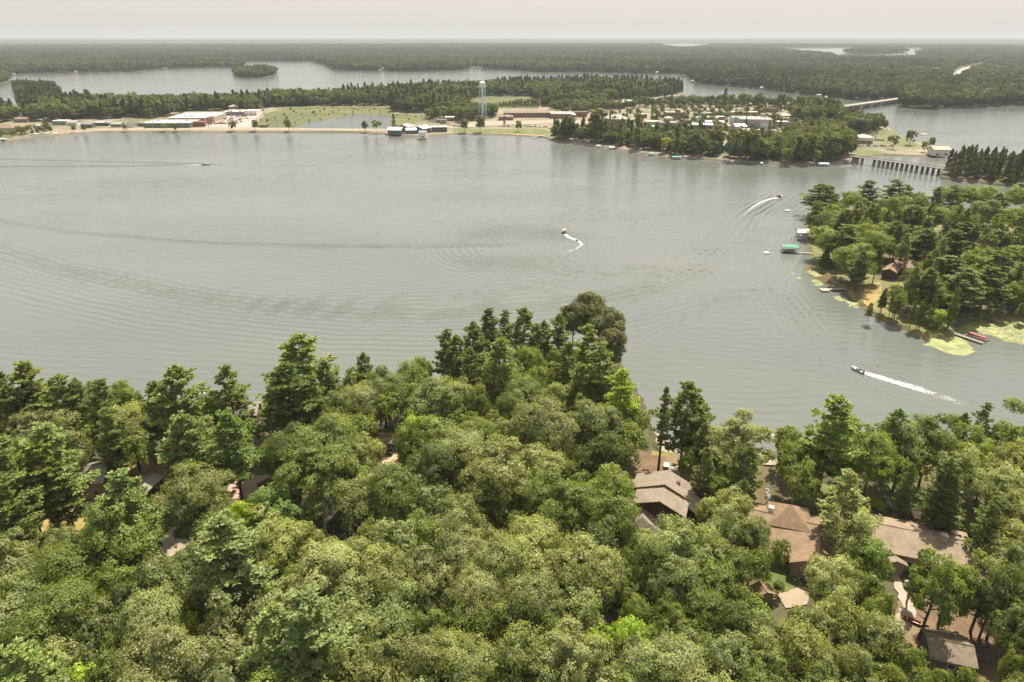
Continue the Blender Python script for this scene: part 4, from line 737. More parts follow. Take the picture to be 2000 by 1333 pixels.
def farwood(cell, d0, d1, h, label, wd): 
    global nt_
    P = scatter_px([(max(-400, min(2400, x)), y) for x, y in far_shore[:-2]]+[(2400, 73.5), (-400, 73.5)], cell, FARHOLES, dmin=d0, dmax=d1, z=1.0); r_ = vnoise(P, 260, 8)*.55+rng.random(len(P))*.45
    P[:, 2] += terr(P)
    for sel, pr, col, l2, w_ in ((r_ > .5, PB, (.055, .074, .026), ', its broadleaf trees', wd), (r_ <= .5, PP, (.036, .052, .02), ', its pines', wd)):
        Q = P[sel]; s = rng.uniform(*h, len(Q)); gn_scatter('far_woods', Q, s, rng.uniform(0, 6.28, len(Q)), pr, label+l2, col, s*w_*rng.uniform(.85, 1.25, len(Q)))
    nt_ += len(P)
def terr(P):
    d = np.hypot(P[:, 0], P[:, 1]); k = np.clip((d-2800)/5000, 0, 1); return k*(vnoise(P, 1900, 5)*9+vnoise(P, 700, 6)*4)
isl4 = [(1650, 103), (1670, 98.5), (1700, 97.5), (1760, 98.5), (1768, 103), (1720, 106), (1660, 106)]
Pi = scatter_px(isl4, 30, z=12.5); gn_scatter('far_woods', Pi, rng.uniform(14, 20, len(Pi)), rng.uniform(0, 6.28, len(Pi)), CL, 'low wooded island in the distant lake', (.045, .062, .025), rng.uniform(18, 24, len(Pi)))
farwood(9.5, 800, 2500, (12, 23), 'far shore wood', 1.25); farwood(15, 2500, 4200, (14, 22), 'wood behind the far shore', 1.7)
Pm = scatter_px([(max(-400, min(2400, x)), y) for x, y in far_shore[:-2]]+[(2400, 73.5), (-400, 73.5)], 34, FARHOLES, dmin=4200, dmax=9500, z=1.0); Pm[:, 2] += terr(Pm)
gn_scatter('far_woods', Pm, rng.uniform(15, 23, len(Pm)), rng.uniform(0, 6.28, len(Pm)), CL, 'endless mixed forest towards the horizon', (.048, .066, .026), rng.uniform(19, 26, len(Pm))); nt_ += len(Pm)
# the unbroken canopy beneath and beyond them, a rolling sheet
gx = np.arange(-500, 2501, 6.); gy = np.array([74.6, 74.9, 75.2, 75.6, 76, 76.5, 77, 77.6, 78.3, 79, 80, 81, 82, 83.2, 84.4, 85.6, 87, 88.5, 90, 91.5, 93, 94.5, 96, 97.5, 99, 101, 103, 105, 107, 109, 111]+list(np.arange(113.5, 200, 2.5)))
A, Bq = np.meshgrid(gx, gy); px = np.stack([A.ravel(), Bq.ravel()], 1); Pw = GA(px, 1.0); land_ = inpoly(px, far_shore)
for h in FARHOLES: land_ &= ~inpoly(px, h)
m2 = land_.reshape(A.shape); er = m2.copy(); er[1:] &= m2[:-1]; er[:-1] &= m2[1:]; er[:, 1:] &= m2[:, :-1]; er[:, :-1] &= m2[:, 1:]
d = np.hypot(Pw[:, 0], Pw[:, 1]); hz = 8+vnoise(Pw, 90, 1)*4+vnoise(Pw, 33, 2)*4+terr(Pw)+np.clip((d-9000)/4000, 0, 1)*(14+vnoise(Pw, 2600, 9)*30)
Pw[:, 2] = np.where(er.ravel(), hz, -.5); nx2 = len(gx); ii = (np.arange(len(gy)-1)[:, None]*nx2+np.arange(nx2-1)[None]).ravel(); F4 = np.stack([ii, ii+nx2, ii+nx2+1, ii+1], 1); F4 = F4[m2.ravel()[F4].any(1)]
CAN = surface('canopy', (.036, .048, .02), (.026, .036, .016), (.045, .055, .024), scale=.012, rough=.95, bump=3, bscale=.12)
obj('far_woods', mkmesh('far_woods', Pw, F4, CAN, False), kind='stuff', label='rolling forest canopy reaching the horizon')
# the smaller trees of the near wood, beyond the three hundred largest
if REST:
    P = np.array([t['p'] for t in REST]); hcr = np.array([t['cz'] for t in REST]); P[:, 2] += hcr
    prs = []
    for m_ in MED[:2]+SML[:2]: prs.append(next((o for o in sc.objects if o.data is m_), None))
    prs = [q for q in prs if q]
    gn_scatter('understory_trees', P, [t['cs'][2] for t in REST], rng.uniform(0, 6.28, len(P)), prs, 'smaller leafy trees and saplings filling the wood', (.22, .27, .07), [t['cs'][0] for t in REST])
print('instances', nt_, len(REST))
# ---------------------------------------------------------------- buildings
RC = dict(white=(.74, .70, .64), cream=(.60, .53, .43), tan=(.40, .32, .24), brown=(.20, .14, .10), grey=(.33, .31, .29), dark=(.09, .09, .095), red=(.26, .11, .08), green=(.10, .155, .10), emerald=(.06, .25, .16), teal=(.10, .36, .30), blue=(.15, .22, .32), slate=(.20, .22, .25), olive=(.22, .22, .16), pink=(.42, .26, .22), ltblue=(.40, .55, .60))
def rm(c): return plain('paint_'+c, RC[c], rough=.75)
GLASS = plain('window_glass', (.035, .042, .05), rough=.12, spec=.8); FRAME = plain('window_frame', (.62, .58, .52), rough=.6)
def shade(z): return z
PANE = {}
def window(parent, x, y, z, w_, h_, face, wide=True):
    """frame and pane set proud of a wall; face: rotation about z of the outward direction from -Y"""
    key = (round(w_, 2), round(h_, 2))
    if key not in PANE:
        b = MB(); t_ = .09; b.box(-w_/2-t_, w_/2+t_, -.05, .02, -h_/2-t_, -h_/2).box(-w_/2-t_, w_/2+t_, -.05, .02, h_/2, h_/2+t_).box(-w_/2-t_, -w_/2, -.05, .02, -h_/2, h_/2).box(w_/2, w_/2+t_, -.05, .02, -h_/2, h_/2)
        g = MB().box(-w_/2, w_/2, -.02, .02, -h_/2, h_/2); PANE[key] = (b.mesh('window', FRAME), g.mesh('pane', GLASS))
    f = obj('window', PANE[key][0], parent, loc=(x, y, z), rz=face); obj('pane', PANE[key][1], f); return f
def building(label, x, y, wpx, dep, h, roof, wall, rot=0, style='flat', name='building', z0=1.2, win=True, cat='building', group='buildings of the lakeside town', units=0, pitch=.35, front=None):
    hr = h+(0 if style == 'flat' else pitch*dep*.25); p = G(x, y, z0+hr); wm = wpx/ppm(x, y, z0+h)
    e_ = empty(name, (p.x, p.y, z0), label, cat, group, rz=R(rot)); X, Y = wm/2, dep/2
    MB().box(-X, X, -Y, Y, 0, h).build('wall', rm(wall), e_)
    if style == 'flat':
        b = MB().box(-X-.05, X+.05, -Y-.05, Y+.05, h+.003, h+.12)
        for a_ in ((-X-.1, X+.1, -Y-.1, -Y+.2), (-X-.1, X+.1, Y-.2, Y+.1), (-X-.1, -X+.2, -Y+.2, Y-.2), (X-.2, X+.1, -Y+.2, Y-.2)): b.box(*a_, h+.005, h+.55)
        r_ = b.build('roof', rm(roof), e_)
        for k in range(units): u = random.uniform(-.8, .8)*X; v = random.uniform(-.7, .7)*Y; MB().box(u-1.2, u+1.2, v-1, v+1, h+.12, h+1.5).build('roof_unit', rm('grey'), r_)
    elif style == 'gable':
        hp = pitch*dep/2; o = .5; MB().add([(-X, -Y, h), (-X, Y, h), (-X, 0, h+hp*.97), (X, -Y, h), (X, Y, h), (X, 0, h+hp*.97)], [(0, 2, 1), (3, 4, 5)]).build('gable', rm(wall), e_)
        s = hp/Y*o; b = MB()
        for sg in (-1, 1): b.add([(-X-o, sg*(Y+o), h-s+.02), (X+o, sg*(Y+o), h-s+.02), (X+o, 0, h+hp+.02), (-X-o, 0, h+hp+.02), (-X-o, sg*(Y+o), h-s+.22), (X+o, sg*(Y+o), h-s+.22), (X+o, 0, h+hp+.22), (-X-o, 0, h+hp+.22)], [(0, 1, 2, 3), (4, 5, 6, 7), (0, 1, 5, 4), (0, 3, 7, 4), (1, 2, 6, 5)])
        b.build('roof', rm(roof), e_)
    else:
        hp = pitch*min(X, Y); o = .5; q = min(X, Y); rx = max(X-q, .01); ry = max(Y-q, .01)
        V = [(-X-o, -Y-o, h), (X+o, -Y-o, h), (X+o, Y+o, h), (-X-o, Y+o, h), (-rx, -ry, h+hp), (rx, -ry, h+hp), (rx, ry, h+hp), (-rx, ry, h+hp)]
        MB().add(V, [(0, 1, 5, 4), (1, 2, 6, 5), (2, 3, 7, 6), (3, 0, 4, 7), (4, 5, 6, 7), (3, 2, 1, 0)]).build('roof', rm(roof), e_)
    if win:
        n = int(max(1, min(9, wm//5))); ww = min(2.4, wm/n*.55)
        for k in range(n):
            for s_ in range(1 if h < 6.5 else 2): window(e_, -X+wm*(k+.5)/n, -Y-.03, 1.6+s_*3.2, ww, 1.4, 0)
    if front: MB().box(-X-.3, X+.3, -Y-1.2, -Y-.02, h*.62, h*.86).build('awning', rm(front), e_)
    return e_
BL = [ # label, x, y, wpx, depth m, height m, roof, wall, rot, style, units, front
 ('brown roofed motel at the left edge of the far shore', 12, 246, 44, 18, 6, 'brown', 'tan', 3, 'hip', 0, None), ('dark roofed lodge standing behind the brown motel', 44, 231, 24, 10, 4, 'brown', 'brown', 0, 'gable', 0, None),
 ('white roofed open garage shop on the left shore', 120, 236, 25, 14, 4.5, 'white', 'slate', 2, 'flat', 1, None), ('white walled workshop beside the open garage', 144, 237, 18, 10, 4, 'grey', 'white', 0, 'gable', 0, None), ('little grey shed at the wood edge above the garage', 93, 230, 14, 8, 3.5, 'grey', 'brown', 0, 'gable', 0, None),
 ('green fronted small shop on the causeway', 173, 241, 20, 9, 4, 'slate', 'green', 0, 'gable', 0, 'green'), ('pale roofed low diner next to the green shop', 202, 239, 28, 12, 3.8, 'white', 'green', 2, 'flat', 1, 'brown'), ('grey fronted cabin row on the causeway', 229, 241, 20, 8, 3.5, 'grey', 'slate', 0, 'gable', 0, None),
 ('white walled cottage with dark gable by the causeway', 258, 240, 14, 9, 4.2, 'dark', 'white', 80, 'gable', 0, None), ('tan hip roofed office left of the long store', 282, 238, 23, 12, 4, 'olive', 'brown', 0, 'hip', 0, None), ('tiny dark stand on the bank of the left shore', 69, 245, 5, 4, 3, 'dark', 'brown', 0, 'flat', 0, None), ('pale low cottage above the left boat lifts', 84, 244, 22, 8, 3, 'tan', 'cream', 0, 'gable', 0, None),
 ('long white roofed store with a green front wall', 336, 238, 86, 34, 5.5, 'white', 'green', 2, 'flat', 4, None), ('tan walled supermarket with a huge white roof', 386, 226, 78, 62, 7, 'white', 'tan', 3, 'flat', 5, None), ('brick red fronted shops joined to the long store', 388, 238, 26, 14, 5, 'red', 'red', 14, 'flat', 1, 'red'), ('brick stair tower at the supermarket corner', 410, 229, 10, 10, 7.5, 'brown', 'red', 3, 'flat', 0, None),
 ('grey fronted hardware store with white roof', 466, 217, 48, 26, 5, 'white', 'slate', 0, 'flat', 3, None), ('white end wing of the hardware store', 494, 216, 24, 22, 6, 'white', 'white', 0, 'flat', 0, None), ('tan roofed lodge in the pines, first of three', 456, 206, 16, 14, 8, 'tan', 'brown', 10, 'hip', 0, None), ('tan roofed lodge in the pines, middle of three', 487, 204, 13, 14, 8, 'tan', 'brown', 0, 'gable', 0, None), ('tan roofed lodge in the pines, last of three', 505, 205, 10, 14, 8, 'tan', 'brown', 0, 'gable', 0, None),
 ('brown cottage among trees behind the long store', 342, 221, 13, 9, 4, 'brown', 'cream', 0, 'gable', 0, None), ('brown house in the trees above the diner', 186, 223, 16, 9, 4, 'brown', 'tan', 0, 'gable', 0, None), ('little brown shelter at the marsh corner', 515, 243, 14, 6, 3, 'brown', 'brown', 0, 'gable', 0, None),
 ('black walled marina hall with white roof', 773, 251, 26, 14, 5, 'white', 'dark', -8, 'gable', 0, None), ('second white gabled marina hall behind the first', 791, 245, 20, 14, 5.5, 'white', 'dark', 70, 'gable', 0, None), ('low white marina shed nearest the water', 803, 252, 20, 10, 4, 'white', 'dark', 10, 'gable', 0, None), ('dark barn with a pale end gable by the marina', 824, 248, 25, 14, 5, 'white', 'dark', 60, 'gable', 0, None),
 ('white and lilac two storey boathouse over the water', 826, 257, 14, 9, 6, 'slate', 'white', 0, 'gable', 0, None), ('long dark blue shed with a white edge', 858, 248, 30, 12, 5, 'white', 'dark', 3, 'flat', 0, None), ('cream cube shop at the road fork', 859, 228, 10, 10, 5, 'cream', 'tan', 0, 'flat', 0, None), ('white roofed long shop left of the water tower', 882, 229, 26, 12, 4.5, 'white', 'brown', 0, 'flat', 0, None), ('grey low shop beside the road fork', 862, 234, 20, 8, 3.5, 'grey', 'grey', 0, 'flat', 0, None),
 ('long brown motel behind the town green', 1030, 218, 92, 14, 6, 'brown', 'brown', 2, 'gable', 0, None), ('brown hip roofed pavilion below the long motel', 988, 226, 28, 12, 4.5, 'brown', 'brown', 0, 'hip', 0, None), ('eastern wing of the long brown motel', 1096, 220, 40, 14, 6, 'grey', 'brown', -3, 'gable', 0, None), ('brick building beyond the white tent', 1132, 219, 28, 12, 6, 'brown', 'red', 0, 'flat', 0, None),
 ('two storey brick school with white roof', 1201, 199, 36, 24, 9, 'white', 'red', 0, 'flat', 2, None), ('second brick wing with roof plant beside the school', 1224, 197, 28, 22, 8, 'white', 'red', 0, 'flat', 3, None), ('grey roofed brick library behind the tall trees', 1202, 227, 40, 26, 7, 'grey', 'brown', -6, 'hip', 0, None), ('white roofed bank at the corner near the library', 1254, 223, 17, 12, 4.5, 'white', 'brown', 0, 'flat', 1, None),
 ('tan shop with wide pale roof on the main street', 1274, 237, 30, 18, 5, 'cream', 'tan', -4, 'flat', 0, None), ('long shop row with grey gabled front', 1308, 239, 44, 16, 5, 'tan', 'slate', -4, 'flat', 2, 'slate'), ('dark flat roofed shop behind the gabled row', 1331, 236, 24, 12, 5.5, 'dark', 'brown', -4, 'flat', 0, None), ('teal canopied shop front near the shore trees', 1280, 246, 17, 8, 3.5, 'teal', 'tan', 0, 'gable', 0, None),
 ('brown brick block in the middle of town', 1318, 219, 38, 22, 7, 'tan', 'brown', 0, 'flat', 1, None), ('small cream kiosk roof between the shops', 1306, 229, 14, 9, 4, 'cream', 'cream', 0, 'hip', 0, None), ('olive roofed hall behind the white shops', 1385, 221, 36, 18, 6, 'olive', 'brown', 0, 'flat', 1, None), ('long white roofed shop row', 1378, 229, 44, 18, 5.5, 'white', 'ltblue', -3, 'flat', 3, None), ('cream topped row behind the long white row', 1399, 228, 30, 12, 5.5, 'cream', 'brown', -3, 'flat', 0, None),
 ('white roofed warehouse with a dark front', 1372, 243, 40, 20, 6, 'white', 'dark', -14, 'flat', 2, None), ('blue roofed front annex of the warehouse', 1358, 246, 28, 8, 4, 'blue', 'slate', -12, 'flat', 0, None), ('broad white roof right of the warehouse', 1396, 238, 36, 22, 5, 'white', 'tan', -14, 'flat', 1, None), ('tan fronted store with cream roof', 1413, 246, 24, 12, 5, 'cream', 'tan', 0, 'flat', 1, None),
 ('largest grey and white three storey town block', 1472, 231, 60, 34, 10, 'cream', 'grey', -6, 'flat', 6, None), ('pale blue walled wing of the largest block', 1436, 229, 14, 14, 8, 'white', 'ltblue', 0, 'flat', 0, None), ('white gabled shop below the largest block', 1443, 244, 22, 14, 5, 'white', 'grey', 8, 'gable', 0, None), ('little white roof tucked under the largest block', 1495, 243, 20, 10, 5, 'white', 'ltblue', 0, 'flat', 0, None), ('long low white roof at the town front', 1468, 254, 34, 16, 5, 'white', 'brown', 6, 'flat', 1, None),
 ('white roofed house just above the shore wood', 1507, 273, 26, 12, 5, 'white', 'tan', -4, 'flat', 0, None), ('white canopied shop on the east street', 1528, 238, 21, 12, 5, 'white', 'slate', -3, 'flat', 0, None), ('busy flat roofs row with tan parapets', 1445, 219, 70, 14, 5, 'cream', 'tan', 0, 'flat', 5, None), ('cream building with yellow wall', 1504, 224, 30, 12, 6, 'cream', 'cream', 0, 'flat', 1, None), ('pink walled house east of the town blocks', 1530, 224, 22, 12, 6, 'grey', 'pink', 25, 'gable', 0, None), ('tan low roofs along the east street', 1535, 231, 40, 10, 4, 'tan', 'tan', 0, 'flat', 0, None),
 ('brown shop with red roof near the lodge', 1508, 212, 22, 10, 5, 'red', 'brown', 0, 'flat', 0, None), ('big red roofed timber lodge by the channel', 1571, 197, 40, 18, 9, 'red', 'brown', -4, 'gable', 0, None), ('dark brown wing of the red roofed lodge', 1545, 202, 15, 14, 8, 'brown', 'brown', 0, 'gable', 0, None), ('grey gabled house left of the lodge', 1519, 201, 13, 12, 6, 'grey', 'grey', 60, 'gable', 0, None),
 ('white and tan flat roofed hall in the trees', 1606, 246, 46, 22, 7, 'white', 'tan', -8, 'flat', 2, None), ('grey hip roofed house above the marina', 1686, 265, 32, 16, 6, 'grey', 'tan', -15, 'hip', 0, 'white'), ('grey cottage in the shore wood', 1294, 258, 22, 12, 5, 'grey', 'tan', 0, 'gable', 0, None), ('blue gabled boathouse in the shore trees', 1407, 283, 12, 9, 6, 'blue', 'blue', 70, 'gable', 0, None), ('pink red gabled house above the blue boathouse', 1405, 273, 9, 8, 5, 'red', 'white', 60, 'gable', 0, None),
 ('tan roofed boathouse at the marina tip', 1836, 289, 31, 12, 5.5, 'tan', 'cream', -6, 'gable', 0, None)]
for L_ in BL:
    building(L_[0], L_[1], L_[2], L_[3], L_[4], L_[5], L_[6], L_[7], L_[8], L_[9], units=L_[10], front=L_[11], name='boathouse' if 'boathouse' in L_[0] else ('house' if any(k in L_[0] for k in ('house', 'cottage')) else 'building'))
for L_ in [('olive hip roofed restaurant at the bridge end', 1754, 182, 32, 18, 6, 'olive', 'brown', 0, 'hip'), ('white supermarket roof in the far forest', 1801, 168, 30, 26, 8, 'white', 'cream', 0, 'flat'), ('tan long roof in the forest right of the highway', 1867, 179, 24, 16, 9, 'tan', 'tan', 0, 'flat'), ('brown distant building beside the highway', 1797, 131, 20, 30, 14, 'brown', 'brown', 0, 'flat'), ('pale distant building close to the highway', 1826, 133, 12, 26, 12, 'cream', 'cream', 0, 'flat'),
 ('tiny white house at the water of the far headland', 182, 136, 4, 10, 5, 'white', 'white', 0, 'gable'), ('pinkish house on the far shore behind the island', 682, 133, 9, 12, 8, 'tan', 'white', 0, 'gable'), ('small white boathouse right of the pinkish house', 703, 135, 5, 10, 5, 'white', 'white', 0, 'gable'), ('white house with grey roof on the far shore', 749, 134, 9, 14, 9, 'white', 'cream', 0, 'gable'), ('yellowish lodge in the far shore clearing', 934, 130, 12, 14, 8, 'cream', 'cream', 0, 'gable'), ('bright cottage beside the yellowish lodge', 919, 129, 4, 10, 6, 'white', 'white', 0, 'gable'),
 ('pale house high on the far point', 1339, 138, 10, 14, 8, 'cream', 'white', 0, 'gable'), ('pink boathouse at the far point', 1352, 158, 6, 9, 5, 'tan', 'pink', 0, 'gable'), ('first white boathouse under the far wood', 1434, 164, 6, 9, 6, 'tan', 'cream', 0, 'gable'), ('tan boathouse in the row under the far wood', 1455, 165, 7, 9, 6, 'cream', 'tan', 0, 'gable'), ('grey boathouse near the middle of the far wood', 1487, 171, 6, 9, 5, 'white', 'grey', 0, 'gable'), ('larger pale boathouse pair, left one', 1524, 173, 9, 10, 7, 'grey', 'white', 0, 'gable'), ('larger pale boathouse pair, right one', 1535, 174, 7, 10, 7, 'white', 'grey', 0, 'gable'), ('white domed boathouse below the far wood', 1600, 185, 9, 10, 6, 'white', 'white', 0, 'hip'), ('little white boathouse right of the domed one', 1613, 189, 4, 8, 5, 'white', 'white', 0, 'gable'), ('small tan house in the shade by the far bridge', 1684, 186, 6, 9, 7, 'tan', 'tan', 0, 'gable'), ('cream cottage on the far left bay', 148, 140, 5, 10, 6, 'cream', 'cream', 0, 'gable'), ('white cabin on the left headland shore', 27, 144, 4, 9, 5, 'white', 'white', 0, 'gable'), ('brown landing at the end of the far woods', 322, 133, 9, 9, 4, 'brown', 'tan', 0, 'gable'), ('white house in the mid bay shade', 1283, 141, 6, 10, 7, 'white', 'white', 0, 'gable')]:
    L_ = [({'white': 'tan', 'cream': 'tan'}.get(v_, v_) if L_[4] < 16 else v_) for v_ in L_]
    building(L_[0], L_[1], L_[2]-(.5 if L_[4] < 16 else 0), L_[3]*(.8 if L_[4] < 16 else 1), L_[4]*.8, min(L_[5], 4.4) if L_[4] < 16 else L_[5], L_[6], L_[7], L_[8], L_[9], name='house' if L_[4] < 16 else 'building', win=False, group='buildings on the far shores', z0=1.0 if L_[1] != 1797 and L_[1] != 1826 else 8)
# white event tent
p = G(1113, 229, 1.2); e_ = empty('tent', p, 'white peaked event tent on the town green', 'tent'); k = 15/ppm(1113, 229)*.75
b = MB(); n = 8
for cx in (-.55*k, 0, .55*k): b.add([(cx-.5*k, -.5*k, 3), (cx+.5*k, -.5*k, 3), (cx+.5*k, .5*k, 3), (cx-.5*k, .5*k, 3), (cx, 0, 6.5)], [(0, 1, 4), (1, 2, 4), (2, 3, 4), (3, 0, 4)])
b.build('canopy', plain('tent_white', (.8, .8, .8), rough=.7), e_)
for sx in (-1.05*k, 1.05*k):
    for sy in (-.5*k, .5*k): MB().tube([(sx, sy, 0), (sx, sy, 3)], .08, 6).build('pole', rm('white'), e_)
# water tower
LB = plain('tower_blue', (.52, .66, .69), rough=.45); p = G(943, 233.5, 1.2); hT = 66/ppm(943, 233.5)/.955; e_ = empty('water_tower', (p.x, p.y, 1.2), 'pale blue water tower on thin legs rising over the town', 'water tower'); s = hT/44
tk = MB().lathe([(1.2*s, 35.5*s), (2.9*s, 36.6*s), (3.6*s, 38*s), (3.7*s, 41.3*s)], 20).build('tank', LB, e_, smooth=False); MB().lathe([(3.72*s, 41.32*s), (3.5*s, 42.4*s), (1.9*s, 43.6*s), (.3*s, 44*s)], 20).build('tank_roof', rm('white'), tk)
MB().lathe([(3.8*s, 37.9*s), (4.5*s, 37.9*s), (4.5*s, 38.1*s), (3.8*s, 38.1*s)], 20).build('balcony', LB, e_); MB().tube([(0, 0, 0), (0, 0, 36*s)], .8*s, 14).build('riser_pipe', LB, e_)
for k in range(6):
    a = k*math.pi/3+.3; c_, s_ = math.cos(a), math.sin(a); MB().tube([(5.2*s*c_, 5.2*s*s_, 0), (3.7*s*c_, 3.7*s*s_, 38*s)], .22*s, 6).build('leg', LB, e_)
    a2 = a+math.pi/3
    for z1, z2 in ((1, 13), (13, 25), (25, 37)):
        r1, r2 = (5.2-1.5*z1/38)*s, (5.2-1.5*z2/38)*s; MB().tube([(r1*c_, r1*s_, z1*s), (r2*math.cos(a2), r2*math.sin(a2), z2*s)], .06*s, 3).build('brace', LB, e_)
# trestle bridge
TIMBER = surface('trestle_timber', (.11, .09, .075), (.07, .06, .05), scale=1.5); A, B = G(1660, 318.5, 0), G(1842, 344.5, 0); d = (B-A); Lb = d.length; e_ = empty('trestle_bridge', (A.x, A.y, 0), 'dark timber trestle footbridge between the town and the pine spit', 'bridge', rz=math.atan2(d.y, d.x)); zd = 5.4
MB().box(-3, Lb+3, -1.9, 1.9, zd, zd+.35).build('deck', surface('deck_boards', (.20, .17, .14), (.15, .13, .11), scale=1.2), e_)
for sy in (-1.8, 1.8):
    b = MB().box(-3, Lb+3, sy-.05, sy+.05, zd+1.25, zd+1.38)
    for k in range(int(Lb//2.4)): b.box(k*2.4-.05, k*2.4+.05, sy-.05, sy+.05, zd+.35, zd+1.25)
    b.build('railing', TIMBER, e_)
for tx in (665, 683, 700, 738, 838, 878, 912, 948, 985, 1020, 1058, 1095, 1133, 1170, 1212, 1250, 1290, 1330):
    u = (1500+tx/4-1660)/(1842-1660)*Lb*1.0; b = MB()
    for sy in (-2.6, -1.3, 0, 1.3, 2.6): b.tube([(u, sy*1.15, -5), (u, sy*.75, zd-.02)], .22, 6)
    b.box(u-.25, u+.25, -2.2, 2.2, zd-.45, zd-.02).tube([(u+.25, -2.8, .6), (u+.25, 2.2, zd-.8)], .09, 4).tube([(u-.25, 2.8, .6), (u-.25, -2.2, zd-.8)], .09, 4); b.build('pier', TIMBER, e_)
# road bridge
CONC = surface('concrete', (.36, .32, .27), (.30, .265, .22), scale=.3); A, B = G(1630, 217, 1.5), G(1766, 197.5, 1.5); d = B-A; Lb = d.length; e_ = empty('road_bridge', (A.x, A.y, 0), 'long pale road bridge crossing the channel', 'bridge', rz=math.atan2(d.y, d.x))
MB().box(0, Lb, -7, 7, 5.6, 6.4).build('deck', CONC, e_)
for sy in (-7, 6.7): MB().box(0, Lb, sy, sy+.3, 6.4, 7.3).build('parapet', CONC, e_)
for sy in (-5.5, 0, 5.5): MB().box(0, Lb, sy-.3, sy+.3, 4.3, 5.6).build('girder', rm('slate'), e_)
for k in range(1, 7): MB().box(Lb*k/7-.7, Lb*k/7+.7, -6, 6, -5, 4.3).build('pier', CONC, e_)
# poles along the causeway, mast on the horizon
PLW = plain('pole_wood', (.13, .10, .08), rough=.9); pole_me = None
for i_, (x, y, h) in enumerate([(284, 254, 10), (370, 255, 10), (408, 254, 9), (449, 254, 9), (543, 255, 11), (606, 255, 11), (650, 256, 11), (746, 256, 11), (753, 257, 10), (845, 243, 22), (1020, 238, 9), (1066, 234, 12), (1228, 242, 12), (1348, 232, 14), (1632, 240, 19)]):
    g_ = 'poles along the causeway and town streets'; e_ = empty('utility_pole', G(x, y, 1.3), ('thin dark pole ' + ('first' if i_ == 0 else ORD[i_])+' from the west along the shore road'), 'pole', g_)
    MB().tube([(0, 0, 0), (0, 0, h)], [.16, .11], 6).build('post', PLW, e_); MB().box(-1.1, 1.1, -.06, .06, h-.9, h-.75).build('crossarm', PLW, e_)
e_ = empty('radio_mast', G(840, 92, 5), 'faint thin radio mast standing on the horizon', 'mast')
MB().tube([(0, 0, 0), (0, 0, 150)], 1.1, 4).build('mast', rm('grey'), e_); MB().tube([(0, 0, 150), (0, 0, 172)], .4, 4).build('antenna', rm('grey'), e_)
# distant highway car marks and parked cars of the town
def small_car(c):
    b = MB(); b.add([(-2.2, -.9, .35), (2.2, -.9, .35), (2.2, .9, .35), (-2.2, .9, .35), (-2.2, -.88, .95), (2.15, -.85, .88), (2.15, .85, .88), (-2.2, .88, .95)], [(0, 1, 5, 4), (1, 2, 6, 5), (2, 3, 7, 6), (3, 0, 4, 7), (4, 5, 6, 7), (0, 3, 2, 1)])
    b.add([(-1.9, -.8, .95), (1.1, -.8, .92), (1.1, .8, .92), (-1.9, .8, .95), (-1.4, -.66, 1.5), (.35, -.66, 1.5), (.35, .66, 1.5), (-1.4, .66, 1.5)], [(0, 1, 5, 4), (1, 2, 6, 5), (2, 3, 7, 6), (3, 0, 4, 7), (4, 5, 6, 7)])
    return b.mesh('body', plain('car_'+c, CC[c], rough=.3, spec=.6))
CC = dict(white=(.7, .7, .7), silver=(.42, .43, .44), black=(.03, .03, .035), red=(.35, .04, .03), blue=(.06, .11, .25), grey=(.16, .16, .17), tan=(.36, .3, .22))
CARM = {c: small_car(c) for c in CC}; wh = MB()
for sx in (-1.35, 1.4):
    for sy in (-.9, .72): wh.tube([(sx, sy, .33), (sx, sy+.18, .33)], .33, 8)
WHM = wh.mesh('wheel', rm('dark'))
def cars(x0, y0, x1, y1, n, where, ang, prob=1.0, z=1.5):
    cnt = 0
    for k in range(n):
        f = (k+.5)/n; x, y = x0+(x1-x0)*f, y0+(y1-y0)*f; c = random.choice(['white', 'silver', 'black', 'red', 'blue', 'grey', 'white', 'silver', 'tan'])
        if random.random() > prob: continue
        lab = c+' car, '+(('number %d' % (cnt+1)) if cnt > 15 else ('first' if cnt == 0 else ORD[cnt]))+' from the west in '+where; cnt += 1
        e_ = empty('parked_car', G(x, y, z), lab, 'car', 'parked cars of the town', rz=R(ang+random.uniform(-4, 4))); obj('body', CARM[c], e_)
for i_, (y, x0, x1) in enumerate([(245.5, 398, 418), (243, 404, 470), (240, 424, 474), (236.5, 430, 476), (233.5, 438, 490), (229.5, 450, 482)]): cars(x0, y, x1, y-1.2, int((x1-x0)/4.6), ['the lot row nearest the lake', 'the second lot row', 'the third lot row', 'the fourth lot row', 'the fifth lot row', 'the row by the hardware store'][i_], 80, .8)
cars(1025, 247, 1070, 249, 10, 'the beach car park', 80); cars(885, 247, 905, 249, 5, 'the park lane below the tower', 80); cars(975, 247, 998, 247, 6, 'the green by the bushy pine', 80); cars(1262, 243, 1300, 246, 8, 'the lot of the tan shop', 80, .8); cars(1280, 250, 1330, 252, 9, 'the lane behind the shore wood', 10, .8); cars(1668, 287, 1745, 286, 12, 'the marina road', 12, .8); cars(1395, 262, 1420, 264, 5, 'the lot above the blue boathouse', 70); cars(20, 239, 62, 237, 7, 'the motel yard', 70, .7); cars(1480, 262, 1560, 250, 9, 'the east street', 20, .7); cars(860, 243, 880, 241, 4, 'the yard behind the blue shed', 10)

